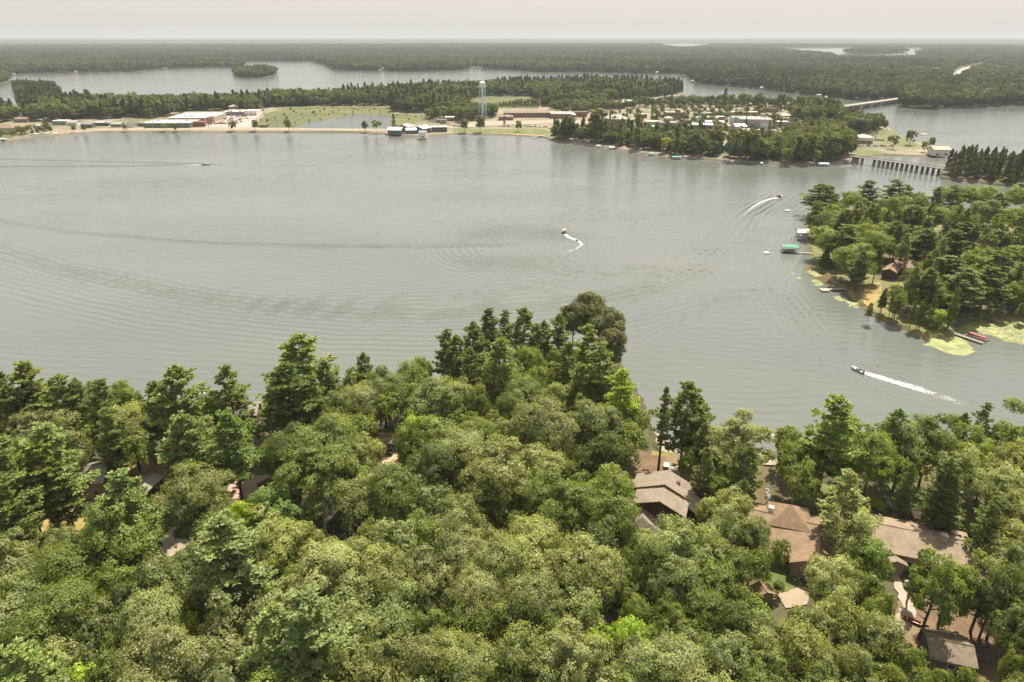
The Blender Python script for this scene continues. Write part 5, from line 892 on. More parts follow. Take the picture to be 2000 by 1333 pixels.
# ---------------------------------------------------------------- boats, docks and floats
HULLW = plain('hull_white', (.72, .72, .70), rough=.3); DOCKW = surface('dock_wood', (.42, .36, .28), (.33, .28, .22), scale=1.5); DOCKT = surface('dock_tan', (.46, .30, .17), (.36, .24, .14), scale=1.5)
def hull_mesh(L, W_, mat, deck=True):
    V, n = [], 9
    for k in range(n):
        u = k/(n-1); w_ = W_/2*(1-max(0, (u-.45)/.55)**2.2)*.98+.02; zt = .62+.28*u*u
        V += [(-L/2+u*L, -w_, zt), (-L/2+u*L-.0, -w_*.72, .02+.12*u*u), (-L/2+u*L, 0, -.25+.4*u**3), (-L/2+u*L, w_*.72, .02+.12*u*u), (-L/2+u*L, w_, zt)]
    F = [(5*k+j, 5*(k+1)+j, 5*(k+1)+j+1, 5*k+j+1) for k in range(n-1) for j in range(4)]+[(0, 1, 2, 3, 4)]
    return MB().add(V, F)
def motorboat(label, stern, bow, L, hull='white', cover=None, top=None, group='boats', cockpit=True, z=0.0):
    a, b_ = G(*stern, z), G(*bow, z); d = b_-a; c_ = (a+b_)/2; e_ = empty('motorboat', (c_.x, c_.y, z), label, 'boat', group, rz=math.atan2(d.y, d.x)); W_ = L*.36
    hull_mesh(L, W_, None).build('hull', plain('hull_'+hull, CC.get(hull, RC.get(hull, (.7, .7, .7))), rough=.3), e_)
    b = MB(); V = []
    for k in range(6): u = .5+.5*k/5; w_ = W_/2*(1-max(0, (u-.45)/.55)**2.2)*.96+.01; V += [(-L/2+u*L, -w_, .64+.28*u*u), (-L/2+u*L, w_, .64+.28*u*u)]
    b.add(V, [(2*k, 2*k+2, 2*k+3, 2*k+1) for k in range(5)]); b.build('deck', HULLW, e_); MB().box(-L*.46, L*.02, -W_*.4, W_*.4, .25, .32).build('floor', rm('tan'), e_)
    MB().add([(L*.06, -W_*.36, .75), (L*.06, W_*.36, .75), (-L*.0, W_*.33, 1.3), (-L*.0, -W_*.33, 1.3)], [(0, 1, 2, 3)]).build('windshield', GLASS, e_)
    for sy in (-.22, .22): MB().box(-L*.16, -L*.07, W_*sy-.25, W_*sy+.25, .32, .8).build('seat', rm(cover or 'cream'), e_)
    MB().box(-L*.56, -L*.49, -.22, .22, .1, 1.15).build('outboard_motor', rm('dark'), e_)
    if top:
        MB().box(-L*.3, L*.08, -W_*.45, W_*.45, 2.05, 2.13).build('bimini_top', rm(top), e_)
        for sx in (-.28, .06):
            for sy in (-.42, .42): MB().tube([(L*sx, W_*sy, .6), (L*sx, W_*sy, 2.05)], .03, 4).build('frame_tube', rm('grey'), e_)
    return e_
motorboat('small speedboat racing right at the end of the long double wake', (397, 322.5), (409, 322), 6.5, 'slate', 'cream')
bt = motorboat('tow boat with tower pulling a tube in a tight turn', (1104, 459), (1100, 451), 6.8, 'brown', 'red', 'tan')
b = MB(); 
for sy in (-.9, .9): b.tube([(-.4, sy, .7), (-.1, sy*.8, 2.7), (-.1, -sy*.0, 2.75)], .05, 5)
b.build('wake_tower', rm('cream'), bt)
p = G(1128, 470.5, 0); b = MB(); n = 20
V = [((.75+.3*math.cos(q))*math.cos(t_), (.75+.3*math.cos(q))*math.sin(t_), .25+.3*math.sin(q)) for t_ in [2*math.pi*k/n for k in range(n)] for q in [2*math.pi*j/8 for j in range(8)]]
b.add(V, [(k*8+j, ((k+1) % n)*8+j, ((k+1) % n)*8+(j+1) % 8, k*8+(j+1) % 8) for k in range(n) for j in range(8)]); e_ = empty('tow_tube', p, 'dark inflatable tube towed behind the turning boat', 'tube'); b.build('ring', rm('slate'), e_, smooth=True); MB().lathe([(.5, .2), (.5, .26)], 14).build('seat_floor', rm('red'), e_)
motorboat('brown speedboat heading away past the cove point', (1518, 386.5), (1527, 383), 7.0, 'brown', 'red', 'brown')
motorboat('dark speedboat racing left out of the bay ahead of a broad wake', (1679, 727), (1669, 722.5), 4.6, 'silver', 'dark')
motorboat('white boat running near the dark wooded island', (177, 171), (183, 171.6), 7, 'white'); motorboat('little boat crossing the far lake beyond the supermarket', (381, 173.5), (387, 173.2), 6, 'white'); motorboat('small boat drifting by the long wooded island', (448, 145), (452, 145), 7, 'slate'); motorboat('dark boat passing under the town end of the trestle', (1664, 324.5), (1669, 322.5), 6, 'grey', 'dark'); motorboat('small boat near the pines past the road bridge', (1776, 222), (1781, 222.4), 7, 'white'); motorboat('far boat off the open bay shore', (330, 134.5), (335, 134.5), 9, 'grey')
# foam
m, t = newmat('boat_foam'); o_ = N(t, 'ShaderNodeOutputMaterial'); a1 = N(t, 'ShaderNodeAttribute'); a1.attribute_name = 'along'; a2 = N(t, 'ShaderNodeAttribute'); a2.attribute_name = 'across'; pos2 = N(t, 'ShaderNodeNewGeometry').outputs['Position']
nz = noise(t, pos2, 2.2, 7, .8); nz2 = noise(t, pos2, .35, 3, .6); th = maths(t, 'ADD', maths(t, 'MULTIPLY_ADD', a1.outputs['Fac'], .44, .25), maths(t, 'MULTIPLY', maths(t, 'POWER', a2.outputs['Fac'], 1.6), .42)); al = ramp(t, maths(t, 'SUBTRACT', maths(t, 'MULTIPLY_ADD', nz2, .35, maths(t, 'MULTIPLY', nz, .75)), th), -.04, .14)
df = N(t, 'ShaderNodeBsdfDiffuse'); df.inputs[0].default_value = (.72, .70, .66, 1); tp = N(t, 'ShaderNodeBsdfTransparent'); ms = N(t, 'ShaderNodeMixShader'); t.links.new(maths(t, 'MULTIPLY', al, .95), ms.inputs[0]); t.links.new(tp.outputs[0], ms.inputs[1]); t.links.new(df.outputs[0], ms.inputs[2]); t.links.new(ms.outputs[0], o_.inputs[0]); FOAM = m
def foam(label, pts, w0, w1, a0=0., z=.05):
    Q = []
    for i_ in range(len(pts)-1):
        for k in range(6): f = k/6; Q.append((pts[i_][0]*(1-f)+pts[i_+1][0]*f, pts[i_][1]*(1-f)+pts[i_+1][1]*f))
    Q.append(pts[-1]); P = GA(Q, z); n = len(P); V, al, ac = [], [], []
    for i_ in range(n):
        d = P[min(i_+1, n-1)]-P[max(i_-1, 0)]; d /= np.linalg.norm(d); nn = np.array([-d[1], d[0], 0]); u = i_/(n-1); w_ = w0+(w1-w0)*u
        for s_ in (-1, -.6, -.25, .25, .6, 1): V.append(P[i_]+nn*w_/2*s_+np.array([0, 0, .12*(1-abs(s_))*(1-u)])); al.append(a0+(1-a0)*u); ac.append(abs(s_))
    F = [(6*i_+j, 6*i_+6+j, 6*i_+7+j, 6*i_+j+1) for i_ in range(n-1) for j in range(5)]
    o = obj('boat_wake', mkmesh('boat_wake', V, F, FOAM, False, {'along': ('POINT', al), 'across': ('POINT', ac)})); o['label'] = label; o['category'] = 'wake'; o['group'] = 'foam wakes on the water'
foam('broad fan of white foam behind the boat leaving the bay', [(1672, 724), (1700, 732), (1740, 744), (1790, 759), (1850, 778), (1905, 795), (1940, 806)], 1.8, 14)
foam('thin white foam line behind the left speedboat', [(398, 322.4), (370, 323), (330, 322.8), (270, 322)], 2.2, 3.0)
foam('curved white foam trail from the tow boat round past the tube', [(1103, 457), (1110, 464), (1128, 470), (1137, 478), (1125, 487), (1095, 495), (1060, 500), (1030, 503)], 2.6, 3.4)
foam('splash of foam around the towed tube', [(1120, 468), (1128, 470), (1138, 473), (1141, 480)], 4.5, 4.5, .2)
foam('bright curved wake behind the brown speedboat', [(1519, 386.5), (1500, 390), (1485, 396), (1470, 405), (1458, 416), (1448, 430), (1442, 446)], 1.8, 5.0)
foam('white wake under the trestle boat', [(1665, 324.5), (1650, 326), (1625, 329), (1590, 333)], 1.4, 2.2, .15); foam('foam dash behind the boat by the dark island', [(178, 171.2), (174, 170.6), (168, 170)], 3, 4); foam('foam dash behind the far lake boat', [(382, 173.6), (376, 174), (366, 174.4)], 3, 4)
def dock(label, a, b_, w_=1.4, mat=None, z=.55, head=None, planks=True, group='docks', name='dock', step=.42):
    A, B = G(*a, z), G(*b_, z); d = B-A; L = d.length; mat = mat or DOCKW; e_ = empty(name, (A.x, A.y, 0), label, 'dock', group, rz=math.atan2(d.y, d.x))
    key = round(w_, 2); pl = MB().box(0, step*.93, -w_/2, w_/2, 0, .06).mesh('plank', mat)
    n = int(L/step)
    if n < 90 and planks:
        for k in range(n): obj('plank', pl, e_, loc=(k*step, random.uniform(-.03, .03), z+random.uniform(0, .012)))
    else: MB().box(0, L, -w_/2, w_/2, z, z+.06).build('deck', mat, e_)
    MB().box(0, L, -w_/2+.05, -w_/2+.15, z-.16, z-.002).box(0, L, w_/2-.15, w_/2-.05, z-.16, z-.002).build('stringer', mat, e_)
    for k in range(max(2, int(L/4)+1)):
        for sy in (-w_/2-.06, w_/2+.06): u = L*k/max(1, int(L/4)); MB().tube([(u, sy, -3), (u, sy, z+.25)], .06, 5).build('post', rm('grey'), e_)
    if head: MB().box(-head[0], head[1], -head[2], head[3], z-.08, z+.07).build('platform', mat, e_)
    return e_
def lift(label, x, y, wpx, dep, top, ang=0, boat_=True, name='boat_lift', h=2.9):
    wm = wpx/ppm(x, y, h); p = G(x, y, h); e_ = empty(name, (p.x, p.y, 0), label, 'boat lift', 'boat lifts', rz=R(ang)); X, Y = wm/2, dep/2; o = .18
    MB().add([(-X, -Y, h-.35), (X, -Y, h-.35), (X, 0, h+.15), (-X, 0, h+.15), (-X, Y, h-.35), (X, Y, h-.35), (-X, -Y, h-.6), (X, -Y, h-.6), (-X, Y, h-.6), (X, Y, h-.6)], [(0, 1, 2, 3), (3, 2, 5, 4), (6, 7, 1, 0), (5, 9, 8, 4)]).build('canopy', rm(top), e_)
    for sx in (-X*.9, X*.9):
        for sy in (-Y*.9, Y*.9): MB().tube([(sx, sy, -2), (sx, sy, h-.4)], .07, 5).build('post', rm('grey'), e_)
    if boat_: hull_mesh(wm*.92, min(2.4, dep*.6), None).build('cradled_boat', HULLW, e_, loc=(0, 0, .5))
    return e_
dock('pale T headed dock below the small lawn of the cove', (1607, 565.5), (1664, 564.5), 1.5, head=(1.2, 2.2, 2.2, 1.0)); dock('long thin pier leading to the green boat canopy', (1541, 492), (1602, 496.5), 1.1); dock('short tan wooden dock at the cove point', (1561, 429), (1586, 431), 2.2, DOCKT); dock('grey pier beside the red boat in the lily cove', (1848, 646), (1922, 671), 1.6, surface('weathered_dock', (.28, .23, .2), (.2, .17, .15), scale=1.5))
dock('tan walkway by the white boat lifts', (1572, 466), (1586, 467), 1.4, DOCKT); dock('white walkway between the two upper boat lifts', (1560, 455.5), (1587, 457), 1.2, DOCKT)
lift('green roofed boat canopy at the end of the long pier', 1543, 479.5, 30, 6, 'emerald', -8, h=3.4); motorboat('small white boat moored against the green canopy', (1545, 492), (1534, 490), 4.5, 'white')
lift('uppermost white boat lift of the cove', 1568, 448.5, 21, 3.0, 'white', -3); lift('second white boat lift of the cove', 1568, 453, 22, 3.0, 'white', -5); lift('blue edged boat lift third from the top', 1569, 459, 20, 2.4, 'slate', -6); motorboat('white and black runabout below the cove boat lifts', (1578, 471), (1558, 468), 6.2, 'silver', 'dark')
# red covered pontoon in the lily cove
a, b_ = G(1893, 655.5, 0), G(1926, 666.5, 0); d = b_-a; c_ = (a+b_)/2; e_ = empty('pontoon_boat', (c_.x, c_.y, 0), 'pontoon boat with a dark red cover moored in the lily cove', 'boat', 'boats', rz=math.atan2(d.y, d.x))
for sy in (-.95, .95): MB().tube([(-3.4, sy, .2), (3.0, sy, .2), (3.6, sy, .4)], [.32, .32, .08], 8).build('pontoon', rm('grey'), e_)
MB().box(-3.4, 3.3, -1.25, 1.25, .5, .62).build('deck', rm('grey'), e_); MB().add([(-3.2, -1.2, .63), (3.1, -1.2, .63), (3.1, 1.2, .63), (-3.2, 1.2, .63), (-2.9, -.9, 1.35), (2.7, -.7, 1.2), (2.7, .7, 1.2), (-2.9, .9, 1.35)], [(0, 1, 5, 4), (1, 2, 6, 5), (2, 3, 7, 6), (3, 0, 4, 7), (4, 5, 6, 7)]).build('cover', plain('cover_red', (.26, .07, .07), rough=.6), e_); MB().box(-3.8, -3.45, -.2, .2, .1, 1.2).build('outboard_motor', rm('dark'), e_)
def raft(label, x, y, s, col='white', ang=0.):
    e_ = empty('swim_raft', G(x, y, 0), label, 'raft', 'floating swim rafts', rz=R(ang)); MB().box(-s, s, -s, s, .22, .42).build('deck', plain('raft_'+col, RC.get(col, (.7, .7, .7)), rough=.5), e_)
    for sx in (-s*.7, s*.7): MB().tube([(sx, -s*.9, .08), (sx, s*.9, .08)], .2, 8).build('float', rm('grey'), e_)
    MB().tube([(s*.4, s*.95, .4), (s*.4, s*1.05, 1.1), (s*.4, s*.85, 1.1)], .04, 4).build('ladder', rm('grey'), e_)
raft('white square raft off the narrow beach', 1506, 853, 1.35, 'white', 38); raft('dark low float right of the white square raft', 1582, 845, .8, 'dark', 10); raft('pale raft off the green canopied pier', 1497, 495, 1.3, 'white', 5); raft('raft with a boarded top near the speedboat wake', 1538, 412.5, 1.5, 'cream', 0); raft('tan raft in the channel above the marina', 1805, 263, 4, 'tan', 0)
for i_, (x, y, lab) in enumerate([(1553, 423, 'thin dark marker buoy left of the tan cove dock'), (1554, 430.5, 'second marker buoy just below the first'), (1553, 449, 'marker buoy left of the top boat lift'), (1545.5, 470, 'tall dark marker buoy above the green canopy')]):
    e_ = empty('marker_buoy', G(x, y, 0), lab, 'buoy', 'marker buoys of the cove'); MB().lathe([(.12, -.6), (.16, .5), (.13, 1.4), (.03, 1.5)], 8).build('float', rm('slate'), e_); MB().lathe([(.165, .6), (.168, .85)], 8).build('band', rm('white'), e_)
for (x, y, wpx, dep, top, lab) in [(62, 262, 9, 4, 'teal', 'teal canopied lift on the left town shore'), (72, 261, 8, 4, 'white', 'white lift beside the teal canopied one on the left shore'), (83, 260.5, 10, 4, 'slate', 'grey blue lift third along the left shore'), (93, 259.5, 9, 3.5, 'cream', 'cream lift near the end of the left shore row'), (109, 259.5, 9, 3.5, 'white', 'last white lift of the left shore row'), (8, 270.5, 12, 4, 'ltblue', 'pale blue lift in the shade at the left edge'),
  (1169, 284, 8, 4, 'white', 'small white lift at the foot of the shore wood'), (1195, 287, 12, 4, 'ltblue', 'light blue topped lift on the town shore'), (1272, 299, 11, 5, 'teal', 'teal topped lift left of the longer teal one'), (1322, 305.5, 18, 5, 'teal', 'wide teal canopy on the town shore'), (1358, 306, 8, 4, 'red', 'rusty red lift right of the teal canopies'), (1421, 312, 6, 4, 'white', 'first of two small white lifts on the town shore'), (1428, 313.5, 6, 4, 'white', 'second of two small white lifts on the town shore'), (1608, 318.5, 20, 7, 'ltblue', 'pale canopied pontoon berth right of the drooping willow'), (1487, 317.5, 5, 4, 'ltblue', 'small blue white boat lift under the dark shore trees')]:
    lift(lab, x, y, wpx, dep, top, random.uniform(-6, 6), h=2.6)
for (a, b_, w_, mt, lab) in [((1175, 287), (1184, 284), 2, None, 'small pale dock below the brick town houses'), ((1205, 290), (1214, 285), 2, None, 'grey dock beside the light blue lift'), ((1253, 299), (1268, 297), 2.5, None, 'whitish dock left of the teal lifts'), ((1292, 307), (1312, 305), 2.5, DOCKT, 'tan dock between the two teal canopies'), ((1345, 307), (1366, 306), 2.5, DOCKT, 'reddish dock right of the wide teal canopy'), ((1038, 269.5), (1061, 265), 2.5, None, 'angled white pier at the end of the town beach'), ((1733, 299), (1790, 302), 2.5, DOCKT, 'long marina dock under the lone round tree'), ((1790, 302), (1838, 305), 2.5, DOCKW, 'boathouse dock at the marina tip'), ((752, 262.5), (812, 263.5), 3, surface('dark_dock', (.12, .11, .1), (.08, .07, .07), scale=1), 'dark jetty in front of the white roofed marina'), ((1247, 292), (1252, 286), 2, None, 'pale wooden stairs climbing the town bank')]:
    dock(lab, a, b_, w_, mt, planks=False)
for i_, x in enumerate([1740, 1748, 1757, 1765, 1773, 1781]): motorboat(('first' if i_ == 0 else ORD[i_])+' white boat from the left moored in the marina', (x, 300.5), (x+1.0, 298), 6.5, 'white', group='boats moored in the marina')
for i_, (x, y) in enumerate([(905, 262), (922, 262), (936, 262), (948, 261.5), (961, 262), (980, 263)]): motorboat(('first' if i_ == 0 else ORD[i_])+' pale boat from the west along the tower lawn', (x, y+1), (x+4, y-.5), 6, random.choice(['white', 'silver']), group='boats moored below the water tower')
for i_, (x, y) in enumerate([(755, 263), (768, 264), (782, 264.5), (796, 264), (808, 264.5), (866, 261.5), (876, 262)]): motorboat(('first' if i_ == 0 else ORD[i_])+' boat from the west at the dark marina jetty', (x, y), (x+6, y+.4), 6, random.choice(['slate', 'white', 'grey']), group='boats at the dark jetty')
# ---------------------------------------------------------------- houses of the near shore
def near_roofmat(name, c1, c2, rough=.7): return surface(name, c1, c2, tuple(x*.85 for x in c2), scale=.9, rough=rough, bump=.01, bscale=9)
METAL = near_roofmat('tan_metal_roof', (.265, .22, .172), (.23, .192, .152), .42); SHB = near_roofmat('brown_shingle', (.245, .168, .105), (.19, .132, .085)); SHT = near_roofmat('tan_shingle', (.27, .207, .142), (.215, .165, .115)); SHG = near_roofmat('grey_shingle', (.27, .245, .21), (.21, .19, .165)); SHW = near_roofmat('weathered_roof', (.21, .165, .115), (.14, .115, .08))
WOODW = surface('brown_siding', (.10, .055, .035), (.075, .042, .028), scale=.8); LOGW = surface('tan_siding', (.30, .22, .15), (.25, .18, .12), scale=.8); STONE = surface('stone', (.45, .38, .31), (.34, .29, .24), (.25, .2, .17), scale=2.2)
def gabled(e_, a, b_, zr, wl, wr, dl, dr, roofm, wallm, zg=2.0, ribs=0, over=.45, windows=True, hip=(0, 0)):
    """one roof: ridge from pixel a to b at height zr, slopes reaching wl/wr to either side and falling dl/dr"""
    A, B = G(*a, zr), G(*b_, zr); o = Vector(e_.location); d = B-A; L = d.length; ang = math.atan2(d.y, d.x); M = Matrix.Rotation(ang, 4, 'Z'); loc = Vector((A.x-o.x, A.y-o.y, 0)); z = zr-zg
    def put(mb, nm, mt, par): return mb.build(nm, mt, par) if par is not e_ else mb.build(nm, mt, par, loc=loc, rz=ang)
    h0, h1 = hip; el, er = z-dl, z-dr; b = MB()
    P = [(h0-over*(h0 == 0), 0, z), (L-h1+over*(h1 == 0), 0, z), (-over, wl+over, el-dl/wl*over), (L+over, wl+over, el-dl/wl*over), (-over, -wr-over, er-dr/wr*over), (L+over, -wr-over, er-dr/wr*over)]
    Q = [(x, y, q+.22) for x, y, q in P]; F = [(0, 1, 3, 2), (0, 4, 5, 1)]; V = P+Q; FF = [tuple(i_+6 for i_ in f) for f in F]+F+[(2, 3, 9, 8), (4, 10, 11, 5), (0, 2, 8, 6), (0, 6, 10, 4), (1, 7, 9, 3), (1, 5, 11, 7)]
    if h0: FF += [(6, 8, 10)]
    if h1: FF += [(7, 11, 9)]
    rf = put(b.add(V, FF), 'roof', roofm, e_)
    w_ = MB(); w_.add([(0.02, wl, el-.03), (L-.02, wl, el-.03), (L-.02, -wr, er-.03), (.02, -wr, er-.03), (.02, wl, 0), (L-.02, wl, 0), (L-.02, -wr, 0), (.02, -wr, 0)], [(0, 1, 5, 4), (1, 2, 6, 5), (2, 3, 7, 6), (3, 0, 4, 7)])
    if not h0: w_.add([(.02, wl, el-.03), (.02, -wr, er-.03), (.02, 0, z-.05)], [(0, 1, 2)])
    if not h1: w_.add([(L-.02, wl, el-.03), (L-.02, -wr, er-.03), (L-.02, 0, z-.05)], [(0, 1, 2)])
    put(w_, 'wall', wallm, e_)
    MB().tube([(P[0][0], 0, z+.25), (P[1][0], 0, z+.25)], .09, 5).build('ridge_cap', roofm, rf)
    if ribs:
        rb = MB().box(-.025, .025, 0, 1, 0, .05); 
        for sy, ww, dd in ((1, wl, dl), (-1, wr, dr)):
            n = int(L/ribs); LL = math.hypot(ww+over, dd+dd/ww*over); ml = MB().box(-.015, .015, 0, LL, 0, .025).mesh('roof_rib', roofm); sl_ = math.atan2(dd, ww)
            for k in range(n+1):
                r_ = bpy.data.objects.new('roof_rib', ml); r_.location = (k*L/n, 0, z+.222); r_.rotation_euler = Matrix(((1, 0, 0), (0, sy*math.cos(sl_), 0), (0, 0, 1))).to_euler() if False else (-sl_ if sy > 0 else -sl_, 0, 0 if sy > 0 else math.pi); link(r_, rf)
    if windows:
        n = max(1, int(L//3.2))
        for k in range(n):
            for sy, ww, ee in ((-1, wr, er), (1, wl, el)):
                wd = window(e_, 0, 0, min(1.7, ee-1), 1.1, 1.2, 0); v = M @ Vector((L*(k+.5)/n, sy*(ww+.04), 0)); wd.location = (loc.x+v.x, loc.y+v.y, max(1.2, min(1.8, ee-1.1))); wd.rotation_euler = (0, 0, ang+(0 if sy < 0 else math.pi))
    return rf, loc, ang
def stub(e_, rf, x, y, z, s, h, mat, nm='chimney', cap=True):
    p = G(x, y, z); o = Vector(e_.location); q = Matrix.Rotation(-rf[2], 4, 'Z') @ Vector((p.x-o.x-rf[1].x, p.y-o.y-rf[1].y, 0)); zz = z-o.z
    b = MB().box(q.x-s, q.x+s, q.y-s, q.y+s, zz-h, zz); c = b.build(nm, mat, rf[0])
    return c
def house(label, x, y, name='house', zg=2.0, cat='house'): return empty(name, (*G(x, y, zg).xy, zg), label, cat, 'houses of the near shore' if zg == 2.0 else 'houses across the bay')
e_ = house('large brown walled house with tan standing seam metal roofs', 1292, 965)
gabled(e_, (1289, 979), (1298.5, 947), 10.7, 5.4, 5.2, 1.9, 2.4, METAL, WOODW, ribs=.75); r1 = gabled(e_, (1299, 946), (1306, 922), 11.3, 6.6, 6.0, 2.5, 2.9, METAL, WOODW, ribs=.75); stub(e_, r1, 1325, 942, 10.6, .45, 3.4, WOODW)
r2 = gabled(e_, (1246, 972), (1256, 938), 7.6, 2.6, 3.4, .8, .6, METAL, WOODW, ribs=.75); r3 = gabled(e_, (1312, 962), (1330, 948), 9.6, 3.5, 6.5, 1.6, 2.2, METAL, WOODW, ribs=.75, windows=False)
MB().box(-1.6, 1.6, -1, 1, 0, .5).build('porch', DOCKW, e_, loc=(2.6, -7.5, 0))
e_ = house('detached garage with a tan metal hip roof before the big house', 1263, 1005, 'garage'); gabled(e_, (1254, 1022), (1258, 984), 7.6, 3.6, 4.4, 1.9, 2.2, METAL, WOODW, ribs=.75, hip=(1.6, 0))
e_ = house('brown shingled house with pyramid and cross hips', 1560, 1035); r1 = gabled(e_, (1466, 996), (1634, 1036), 8.6, 5.5, 7.6, 2.0, 3.0, SHB, LOGW, hip=(0, 1.6)); stub(e_, r1, 1507, 990, 9.8, .5, 3, rm('white'))
r2 = gabled(e_, (1541, 990), (1551, 980), 11.4, 5.0, 5.0, 3.2, 3.2, SHB, LOGW, hip=(4.2, 4.2), windows=False) if False else None
p = G(1546, 984, 11.3); o = Vector(e_.location); MB().add([(-4.2, -4.2, 7.0), (4.2, -4.2, 7.0), (4.2, 4.2, 7.0), (-4.2, 4.2, 7.0), (0, 0, 10.0), (0, 0, 6.9)], [(0, 1, 4), (1, 2, 4), (2, 3, 4), (3, 0, 4), (3, 2, 1, 0)]).build('pyramid_roof', SHB, e_, loc=(p.x-o.x, p.y-o.y, -1.0), rz=R(-18)); MB().box(-3.7, 3.7, -3.7, 3.7, 0, 6.0).build('wall', LOGW, e_, loc=(p.x-o.x, p.y-o.y, 0), rz=R(-18))
gabled(e_, (1600, 1092), (1602, 1048), 7.9, 4.6, 4.6, 2.4, 2.4, SHB, LOGW)
e_ = house('long low house with tan hip shingles and a stone chimney', 1815, 1050); r1 = gabled(e_, (1690, 1020), (1902, 1062), 7.8, 5.6, 5.6, 1.9, 2.0, SHT, LOGW, hip=(0, 1.2)); c = stub(e_, r1, 1845, 1044, 9.2, .62, 3.0, STONE); MB().box(-.5, .5, -.5, .5, 0, .25).build('chimney_cap', CONC, c, loc=(0, 0, 0)) if False else None
for x, y in ((1862, 1056), (1870, 1060), (1879, 1062)): stub(e_, r1, x, y, 7.9, .12, 1.2, rm('slate'), 'vent_pipe')
gabled(e_, (1752, 1096), (1744, 1076), 5.4, 1.6, 1.6, .6, .6, SHT, LOGW, windows=False)
e_ = house('weathered brown shed with firewood beside it', 1855, 1265, 'shed', cat='shed'); gabled(e_, (1815, 1247), (1897, 1264), 6.0, 2.7, 3.0, 1.0, 1.15, SHW, surface('shed_wall', (.13, .12, .10), (.09, .085, .07), scale=1)); MB().box(-1.4, 1.2, -5.6, -3.4, .02, .14).build('doorstep', CONC, e_)
e_ = house('grey roofed house hidden among the left pines', 172, 918); gabled(e_, (146, 914), (208, 908), 8.2, 4.5, 4.5, 1.8, 1.8, SHG, LOGW)
e_ = house('narrow grey roofed garage right of the hidden grey house', 288, 940, 'garage'); gabled(e_, (262, 958), (298, 926), 5.4, 2.2, 2.2, .7, .7, SHG, WOODW)
e_ = house('grey roofed lakeside cottage behind the tallest pines', 487, 795); gabled(e_, (468, 792), (503, 790), 6.4, 3.4, 3.4, 1.4, 1.4, SHG, WOODW)
e_ = house('small tan roofed cabin in the lower wood', 1194, 1212, 'cabin', cat='cabin'); gabled(e_, (1168, 1204), (1212, 1198), 6.0, 3.2, 3.2, 1.3, 1.3, near_roofmat('cabin_tan', (.36, .27, .21), (.31, .235, .18)), WOODW)
e_ = house('little brown shed roof left of the stone path lawn', 1493, 1152, 'shed', cat='shed'); gabled(e_, (1484, 1140), (1496, 1156), 5.2, 1.8, 1.8, .8, .8, SHB, LOGW, windows=False)
e_ = house('brown roofed cottage among the trees across the bay', 1760, 520, 'cottage', 1.2, 'cottage'); gabled(e_, (1748, 509), (1783, 508), 6.8, 4.2, 4.8, 1.9, 2.1, SHB, WOODW, 1.2); gabled(e_, (1738, 526), (1752, 512), 6.0, 2.6, 2.6, 1.1, 1.1, SHB, WOODW, 1.2, windows=False)
# pergola: every slat its own piece
p = G(1805, 1026, 2.0); e_ = empty('pergola', (p.x, p.y, 2.0), 'dark brown slatted pergola behind the long house', 'pergola', rz=R(-13)); PW = surface('pergola_wood', (.15, .10, .07), (.11, .075, .055), scale=1.2)
for sx in (-2.7, 2.7):
    for sy in (-1.7, 1.7): MB().box(sx-.08, sx+.08, sy-.08, sy+.08, 0, 2.6).build('post', PW, e_)
for sy in (-1.7, 1.7): MB().box(-3.1, 3.1, sy-.06, sy+.06, 2.602, 2.82).build('beam', PW, e_)
sm = MB().box(-.05, .05, -2.1, 2.1, 2.822, 2.98).mesh('slat', PW)
for k in range(20): obj('slat', sm, e_, loc=(-3+k*6/19, 0, 0))
# car on the sandy drive
p = G(763, 881, 2.04); e_ = empty('parked_car', p, 'dark grey sport utility car parked on the sandy drive', 'car', rz=R(87)); DG = plain('car_paint_dark', (.045, .047, .055), rough=.28, spec=.7); CH = plain('chrome', (.5, .5, .5), rough=.3, metal=.8)
prof = [(-2.35, .45), (-2.38, .95), (-2.2, 1.08), (-1.0, 1.12), (1.1, 1.12), (2.1, .98), (2.35, .75), (2.35, .42)]
def prism(prof, w_, inset=0): 
    V = [(x, -w_, z) for x, z in prof]+[(x, w_, z) for x, z in prof]; n = len(prof); return MB().add(V, [tuple(range(n)), tuple(range(2*n-1, n-1, -1))]+[(i_, i_+n, (i_+1) % n+n, (i_+1) % n) for i_ in range(n)])
prism(prof, .95).build('body', DG, e_); cb = MB().add([(-2.1, -.86, 1.1), (1.05, -.86, 1.1), (1.05, .86, 1.1), (-2.1, .86, 1.1), (-1.85, -.7, 1.72), (.35, -.7, 1.74), (.35, .7, 1.74), (-1.85, .7, 1.72)], [(0, 1, 5, 4), (1, 2, 6, 5), (2, 3, 7, 6), (3, 0, 4, 7)]); cb.build('window', GLASS, e_)
MB().box(-1.82, .33, -.70, .70, 1.73, 1.79).build('roof', DG, e_)
for sy in (-.62, .62): MB().box(-1.6, .2, sy-.03, sy+.03, 1.80, 1.87).build('roof_rail', CH, e_)
for sx in (-1.45, 1.45):
    for sy in (-.97, .75): w1 = MB().tube([(sx, sy, .37), (sx, sy+.22, .37)], .37, 14).build('wheel', rm('dark'), e_); MB().tube([(sx, sy-.012, .37), (sx, sy+.232, .37)], .2, 10).build('rim', CH, w1)
for sy in (-.7, .7): MB().box(2.3, 2.38, sy-.18, sy+.18, .68, .84).build('headlight', rm('white'), e_); MB().box(-2.41, -2.36, sy-.14, sy+.14, .85, 1.02).build('tail_light', rm('red'), e_); MB().box(.85, 1.05, sy*1.45-.1, sy*1.45+.1, 1.12, 1.27).build('mirror', DG, e_)
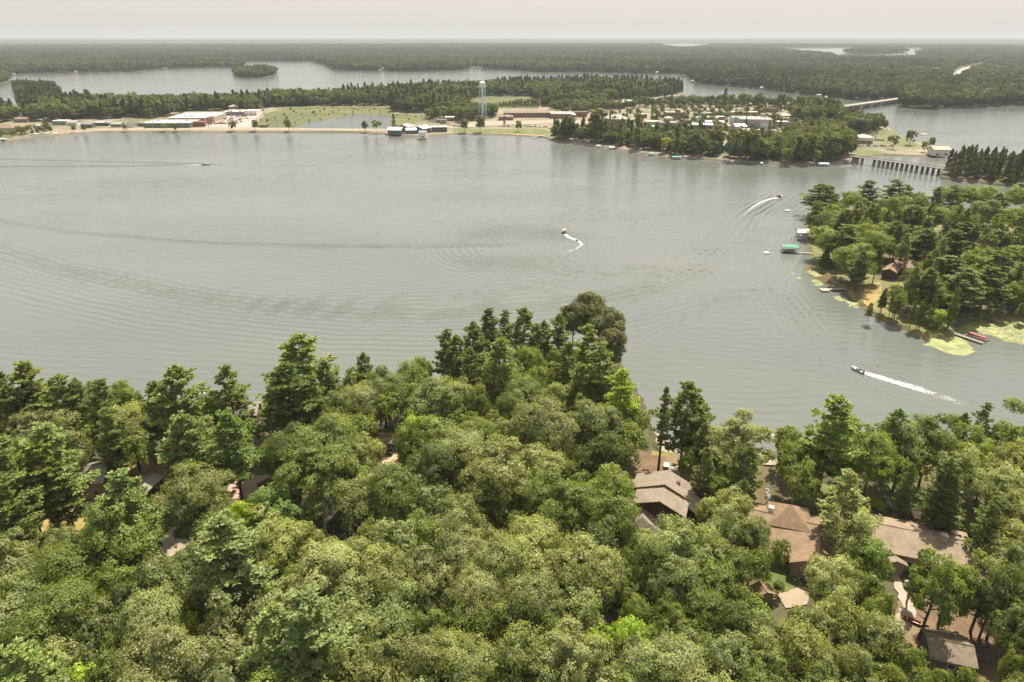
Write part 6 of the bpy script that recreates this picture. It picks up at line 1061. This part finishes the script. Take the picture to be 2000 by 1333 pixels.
# things in the gardens
e_ = empty('canoe', G(1785, 1216, 2.3), 'red canoe lying on the dirt near the shed', 'canoe', rz=R(-38)); V = []
for k in range(11): u = k/10*2-1; w_ = .42*(1-abs(u)**2.2)+.01; V += [(u*2.4, -w_, .42+.16*u**4), (u*2.4, -w_*.6, .05+.3*u**6), (u*2.4, 0, .3*u**6), (u*2.4, w_*.6, .05+.3*u**6), (u*2.4, w_, .42+.16*u**4)]
RED = plain('canoe_red', (.27, .03, .025), rough=.35); MB().add(V, [(5*k+j, 5*k+5+j, 5*k+6+j, 5*k+1+j) for k in range(10) for j in range(4)]).build('hull', RED, e_)
for sx in (-1.2, 1.2): MB().box(sx-.12, sx+.12, -.32, .32, .33, .36).build('thwart', DOCKW, e_)
e_ = empty('storage_tank', G(1772, 1147, 2.0), 'white round topped tank beside the gravel path', 'tank'); MB().lathe([(.62, .1), (.66, .2), (.66, 1.0), (.6, 1.2), (.4, 1.38), (.12, 1.45)], 20).build('tank', plain('tank_white', (.78, .8, .82), rough=.35), e_, smooth=True); MB().lathe([(.1, 1.44), (.1, 1.6)], 8).build('valve_cap', rm('grey'), e_)
e_ = empty('garden_light', G(1849, 1236, 2.0), 'thin dark post with a white dish behind the shed', 'post'); MB().tube([(0, 0, 0), (0, 0, 1.9)], .04, 6).build('post', rm('dark'), e_); MB().lathe([(.02, 1.85), (.22, 1.95), (.26, 2.05), (.03, 2.02)], 12).build('dish', rm('white'), e_)
def log_pile(label, x, y, nx_, nz_, L, ang):
    e_ = empty('firewood_stack', G(x, y, 2.05), label, 'firewood', 'firewood by the shed', rz=R(ang)); lm = MB().tube([(0, -L/2, 0), (0, L/2, 0)], .13, 7).mesh('log', surface('firewood', (.16, .14, .12), (.09, .08, .07), scale=2))
    for j in range(nz_):
        for k in range(nx_-j % 2): obj('log', lm, e_, loc=((k+.5*(j % 2))*.27-nx_*.13, random.uniform(-.05, .05), .13+j*.235))
log_pile('upper arched firewood stack right of the shed', 1918, 1266, 9, 3, .5, 5); log_pile('lower firewood stack right of the shed', 1920, 1273, 10, 2, .5, 0); log_pile('small firewood heap at the shed corner', 1926, 1294, 8, 2, .5, -20)
e_ = empty('ladder', G(1826, 1240, 3.2), 'long white ladder lying behind the shed roof', 'ladder', rz=R(-12))
for sy in (-.2, .2): MB().box(-2.6, 2.2, sy-.03, sy+.03, .9, 1.0).build('rail', rm('white'), e_)
for k in range(15): MB().tube([(-2.4+k*.32, -.2, .95), (-2.4+k*.32, .2, .95)], .02, 5).build('rung', rm('grey'), e_)
for sx in (-2.2, 1.8): MB().box(sx-.1, sx+.1, -.3, .3, -1.1, .898).build('trestle', DOCKW, e_)
# stone patio with chairs, steps and paths: each stone its own piece
def stones(label, pts, n, s, nm='stepping_path', cat='path', w_=1.0, z=2.06, mat=STONE):
    e_ = empty(nm, (*G(*pts[0], 2.0).xy, 2.0), label, cat); o = Vector(e_.location); sms = []
    for j in range(4):
        k = 7; a = sorted(random.uniform(0, 6.28) for _ in range(k)); V = [(math.cos(q)*random.uniform(.8, 1), math.sin(q)*random.uniform(.7, 1), 0) for q in a]; V2 = [(x*.9, y*.9, .12) for x, y, _ in V]
        sms.append(MB().add(V+V2, [tuple(range(k, 2*k))]+[(i_, (i_+1) % k, (i_+1) % k+k, i_+k) for i_ in range(k)]).mesh('stone', mat))
    seg = []
    for i_ in range(n):
        f = i_/n*(len(pts)-1); a = int(f); u = f-a; q = G(pts[a][0]*(1-u)+pts[a+1][0]*u, pts[a][1]*(1-u)+pts[a+1][1]*u, 2.0); obj('stone', random.choice(sms), e_, loc=(q.x-o.x+random.uniform(-w_, w_), q.y-o.y+random.uniform(-w_*.5, w_*.5), z-2.0+random.uniform(-.03, .03)), rz=random.uniform(0, 6.28), scale=(s*random.uniform(.7, 1.2),)*2+(1,))
stones('winding grey stone steps from the dock to the brown house', [(1497, 955), (1500, 968), (1507, 978), (1508, 992), (1503, 1004)], 60, .34, w_=.5, mat=surface('grey_stone', (.30, .28, .25), (.22, .2, .18), scale=2))
stones('pale rubble path curving beside the round lawn', [(1508, 1085), (1520, 1098), (1540, 1112), (1552, 1128), (1558, 1142)], 90, .34, w_=.7, mat=surface('pale_stone', (.55, .50, .43), (.42, .38, .32), scale=2)); stones('pale garden path behind the long house', [(1728, 970), (1738, 985), (1744, 1003)], 40, .36, w_=.45)
stones('round stone patio behind the pergola', [(1812, 1003), (1820, 998), (1832, 1003), (1824, 1010), (1812, 1004)], 46, .42, 'stone_patio', 'patio', .9)
def chair(label, x, y, rz, col): 
    e_ = empty('garden_chair', G(x, y, 2.1), label, 'chair', 'garden chairs', rz=rz); MB().box(-.3, .3, -.3, .3, .4, .45).build('seat', rm(col), e_); MB().box(-.3, .3, .25, .31, .452, 1.0).build('backrest', rm(col), e_)
    for sx in (-.25, .25):
        for sy in (-.25, .25): MB().box(sx-.03, sx+.03, sy-.03, sy+.03, 0, .398).build('leg', rm(col), e_)
for i_, (x, y) in enumerate([(1816, 1001), (1828, 1001), (1826, 1008), (1815, 1007)]): chair(['far left dark chair on the round patio', 'far right dark chair on the round patio', 'near right dark chair on the round patio', 'near left dark chair on the round patio'][i_], x, y, random.uniform(0, 6), 'dark')
e_ = empty('hot_tub', G(1301, 914, 2.05), 'white box grill on the terrace of the metal roofed house', 'grill', rz=R(-12)); e_.name = 'outdoor_grill'; MB().box(-.6, .6, -.9, .9, 0, .75).build('cabinet', rm('grey'), e_); MB().box(-.65, .65, -.95, .95, .752, .95).build('lid', rm('white'), e_)
e_ = empty('fire_ring', G(1312, 921, 2.05), 'dark round fire ring on the terrace', 'fire ring')
for k in range(12): a = k*math.pi/6; MB().box(-.16, .16, -.1, .1, 0, .3).build('stone', STONE, e_, loc=(math.cos(a)*.9, math.sin(a)*.9, 0), rz=a+math.pi/2)
dock('pale shoreline deck below the brown house', (1493, 903), (1530, 905), 2.4, DOCKW, z=2.35, group='near shore docks')
e_ = empty('dock_lamp', G(1508, 908, 2.4), 'dark lamp post on the pale shoreline deck', 'lamp post'); MB().tube([(0, 0, 0), (0, 0, 1.6)], .05, 6).build('post', rm('dark'), e_); MB().lathe([(.1, 1.6), (.14, 1.7), (.14, 1.9), (.03, 2.0)], 8).build('lantern', rm('dark'), e_)
e_ = empty('kayak', G(1576, 944, 2.1), 'yellow kayak standing against the rack by the shore lawn', 'kayak', rz=R(80)); YL = plain('kayak_yellow', (.60, .40, .03), rough=.4); V2 = []
for k in range(9): u = k/8*2-1; w_ = .34*(1-abs(u)**2)+.01; V2 += [(u*1.9, -w_, .3), (u*1.9, 0, .02+.2*u**4), (u*1.9, w_, .3), (u*1.9, 0, .42-.1*u*u)]
MB().add(V2, [(4*k+j, 4*k+4+j, 4*k+4+(j+1) % 4, 4*k+(j+1) % 4) for k in range(8) for j in range(4)]).build('hull', YL, e_); MB().lathe([(.25, .40), (.27, .44), (.2, .44)], 12).build('cockpit_rim', rm('dark'), e_)
lift('white canopied boat lift below the shore lawn', 1592, 921, 24, 2.6, 'white', 5, h=3.0)
lift('white lakeside boat canopy left of the tallest pines', 392, 763, 20, 2.6, 'white', 0, h=3.0); lift('pale boat canopy near the right end of the near shore lawn', 1738, 902, 10, 2.4, 'tan', 0, h=2.8)
dock('grey dock beside the lakeside canopy on the left', (385, 785), (420, 768), 1.5, group='near shore docks'); raft('small pale float off the shore right of the tall pines', 1322, 878, .5, 'white')
e_ = empty('garden_table', G(1793, 626, 1.3), 'small teal table on the willow lawn across the bay', 'table'); MB().box(-.9, .9, -.5, .5, .7, .78).build('tabletop', rm('teal'), e_)
for sx in (-.7, .7): MB().box(sx-.05, sx+.05, -.4, .4, 0, .698).build('leg', rm('teal'), e_)
for i_, (x, y, c_) in enumerate([(1786, 503, 'white'), (1800, 503, 'silver'), (1826, 508, 'black')]):
    e_ = empty('parked_car', G(x, y, 1.25), c_+' car parked behind the brown cottage across the bay', 'car', 'cars behind the cottage across the bay', rz=R(10+i_*8)); obj('body', CARM[c_], e_); obj('wheel', WHM, e_)
# garden shrubs of the clearings
def shrub(label, x, y, r, hue, zg=2.0):
    e_ = empty('garden_shrub', G(x, y, zg), label, 'shrub', 'garden shrubs'); c = obj('foliage', random.choice(SML), e_, loc=(0, 0, r*.7), scale=(r, r, r*.8)); c0 = HUE[hue][0]; c.color = (*c0, 1); MB().tube([(0, 0, 0), (0, 0, r*.8)], .06, 5).build('stem', BARK, e_)
for lab, x, y, r, hu in [('round grey green shrub by the garden path', 1724, 1004, 1.0, 's'), ('dark clipped shrub beside the garden path', 1735, 1001, .9, 'd'), ('bright yellow green shrub bed by the long house', 1712, 996, 1.8, 'y'), ('yellow green shrub right of the garden path', 1757, 1000, 1.2, 'y'), ('low silvery shrub before the pergola', 1768, 1009, 1.1, 's'), ('olive shrub before the pergola', 1779, 1011, 1.0, 'o'), ('light shrub by the long house end', 1893, 1045, 1.4, 'y'), ('rust tinted bush near the narrow beach', 1405, 915, 1.9, 'r'), ('small dark bush on the stone path lawn', 1520, 1148, 1.1, 'm')]: shrub(lab, x, y, r, hu)
# ---------------------------------------------------------------- haze: closed box of even air
HZ = (.000075, (.60, .67, .73))
m, t = newmat('haze_air'); o_ = N(t, 'ShaderNodeOutputMaterial'); v = N(t, 'ShaderNodeVolumePrincipled'); v.inputs['Color'].default_value = (*HZ[1], 1); v.inputs['Density'].default_value = HZ[0]; v.inputs['Anisotropy'].default_value = .1; t.links.new(v.outputs[0], o_.inputs['Volume'])
obj('haze', MB().box(-95000, 95000, -3500, 96000, -7, 190).mesh('haze', m), kind='stuff', label='pale summer haze over the lakes')
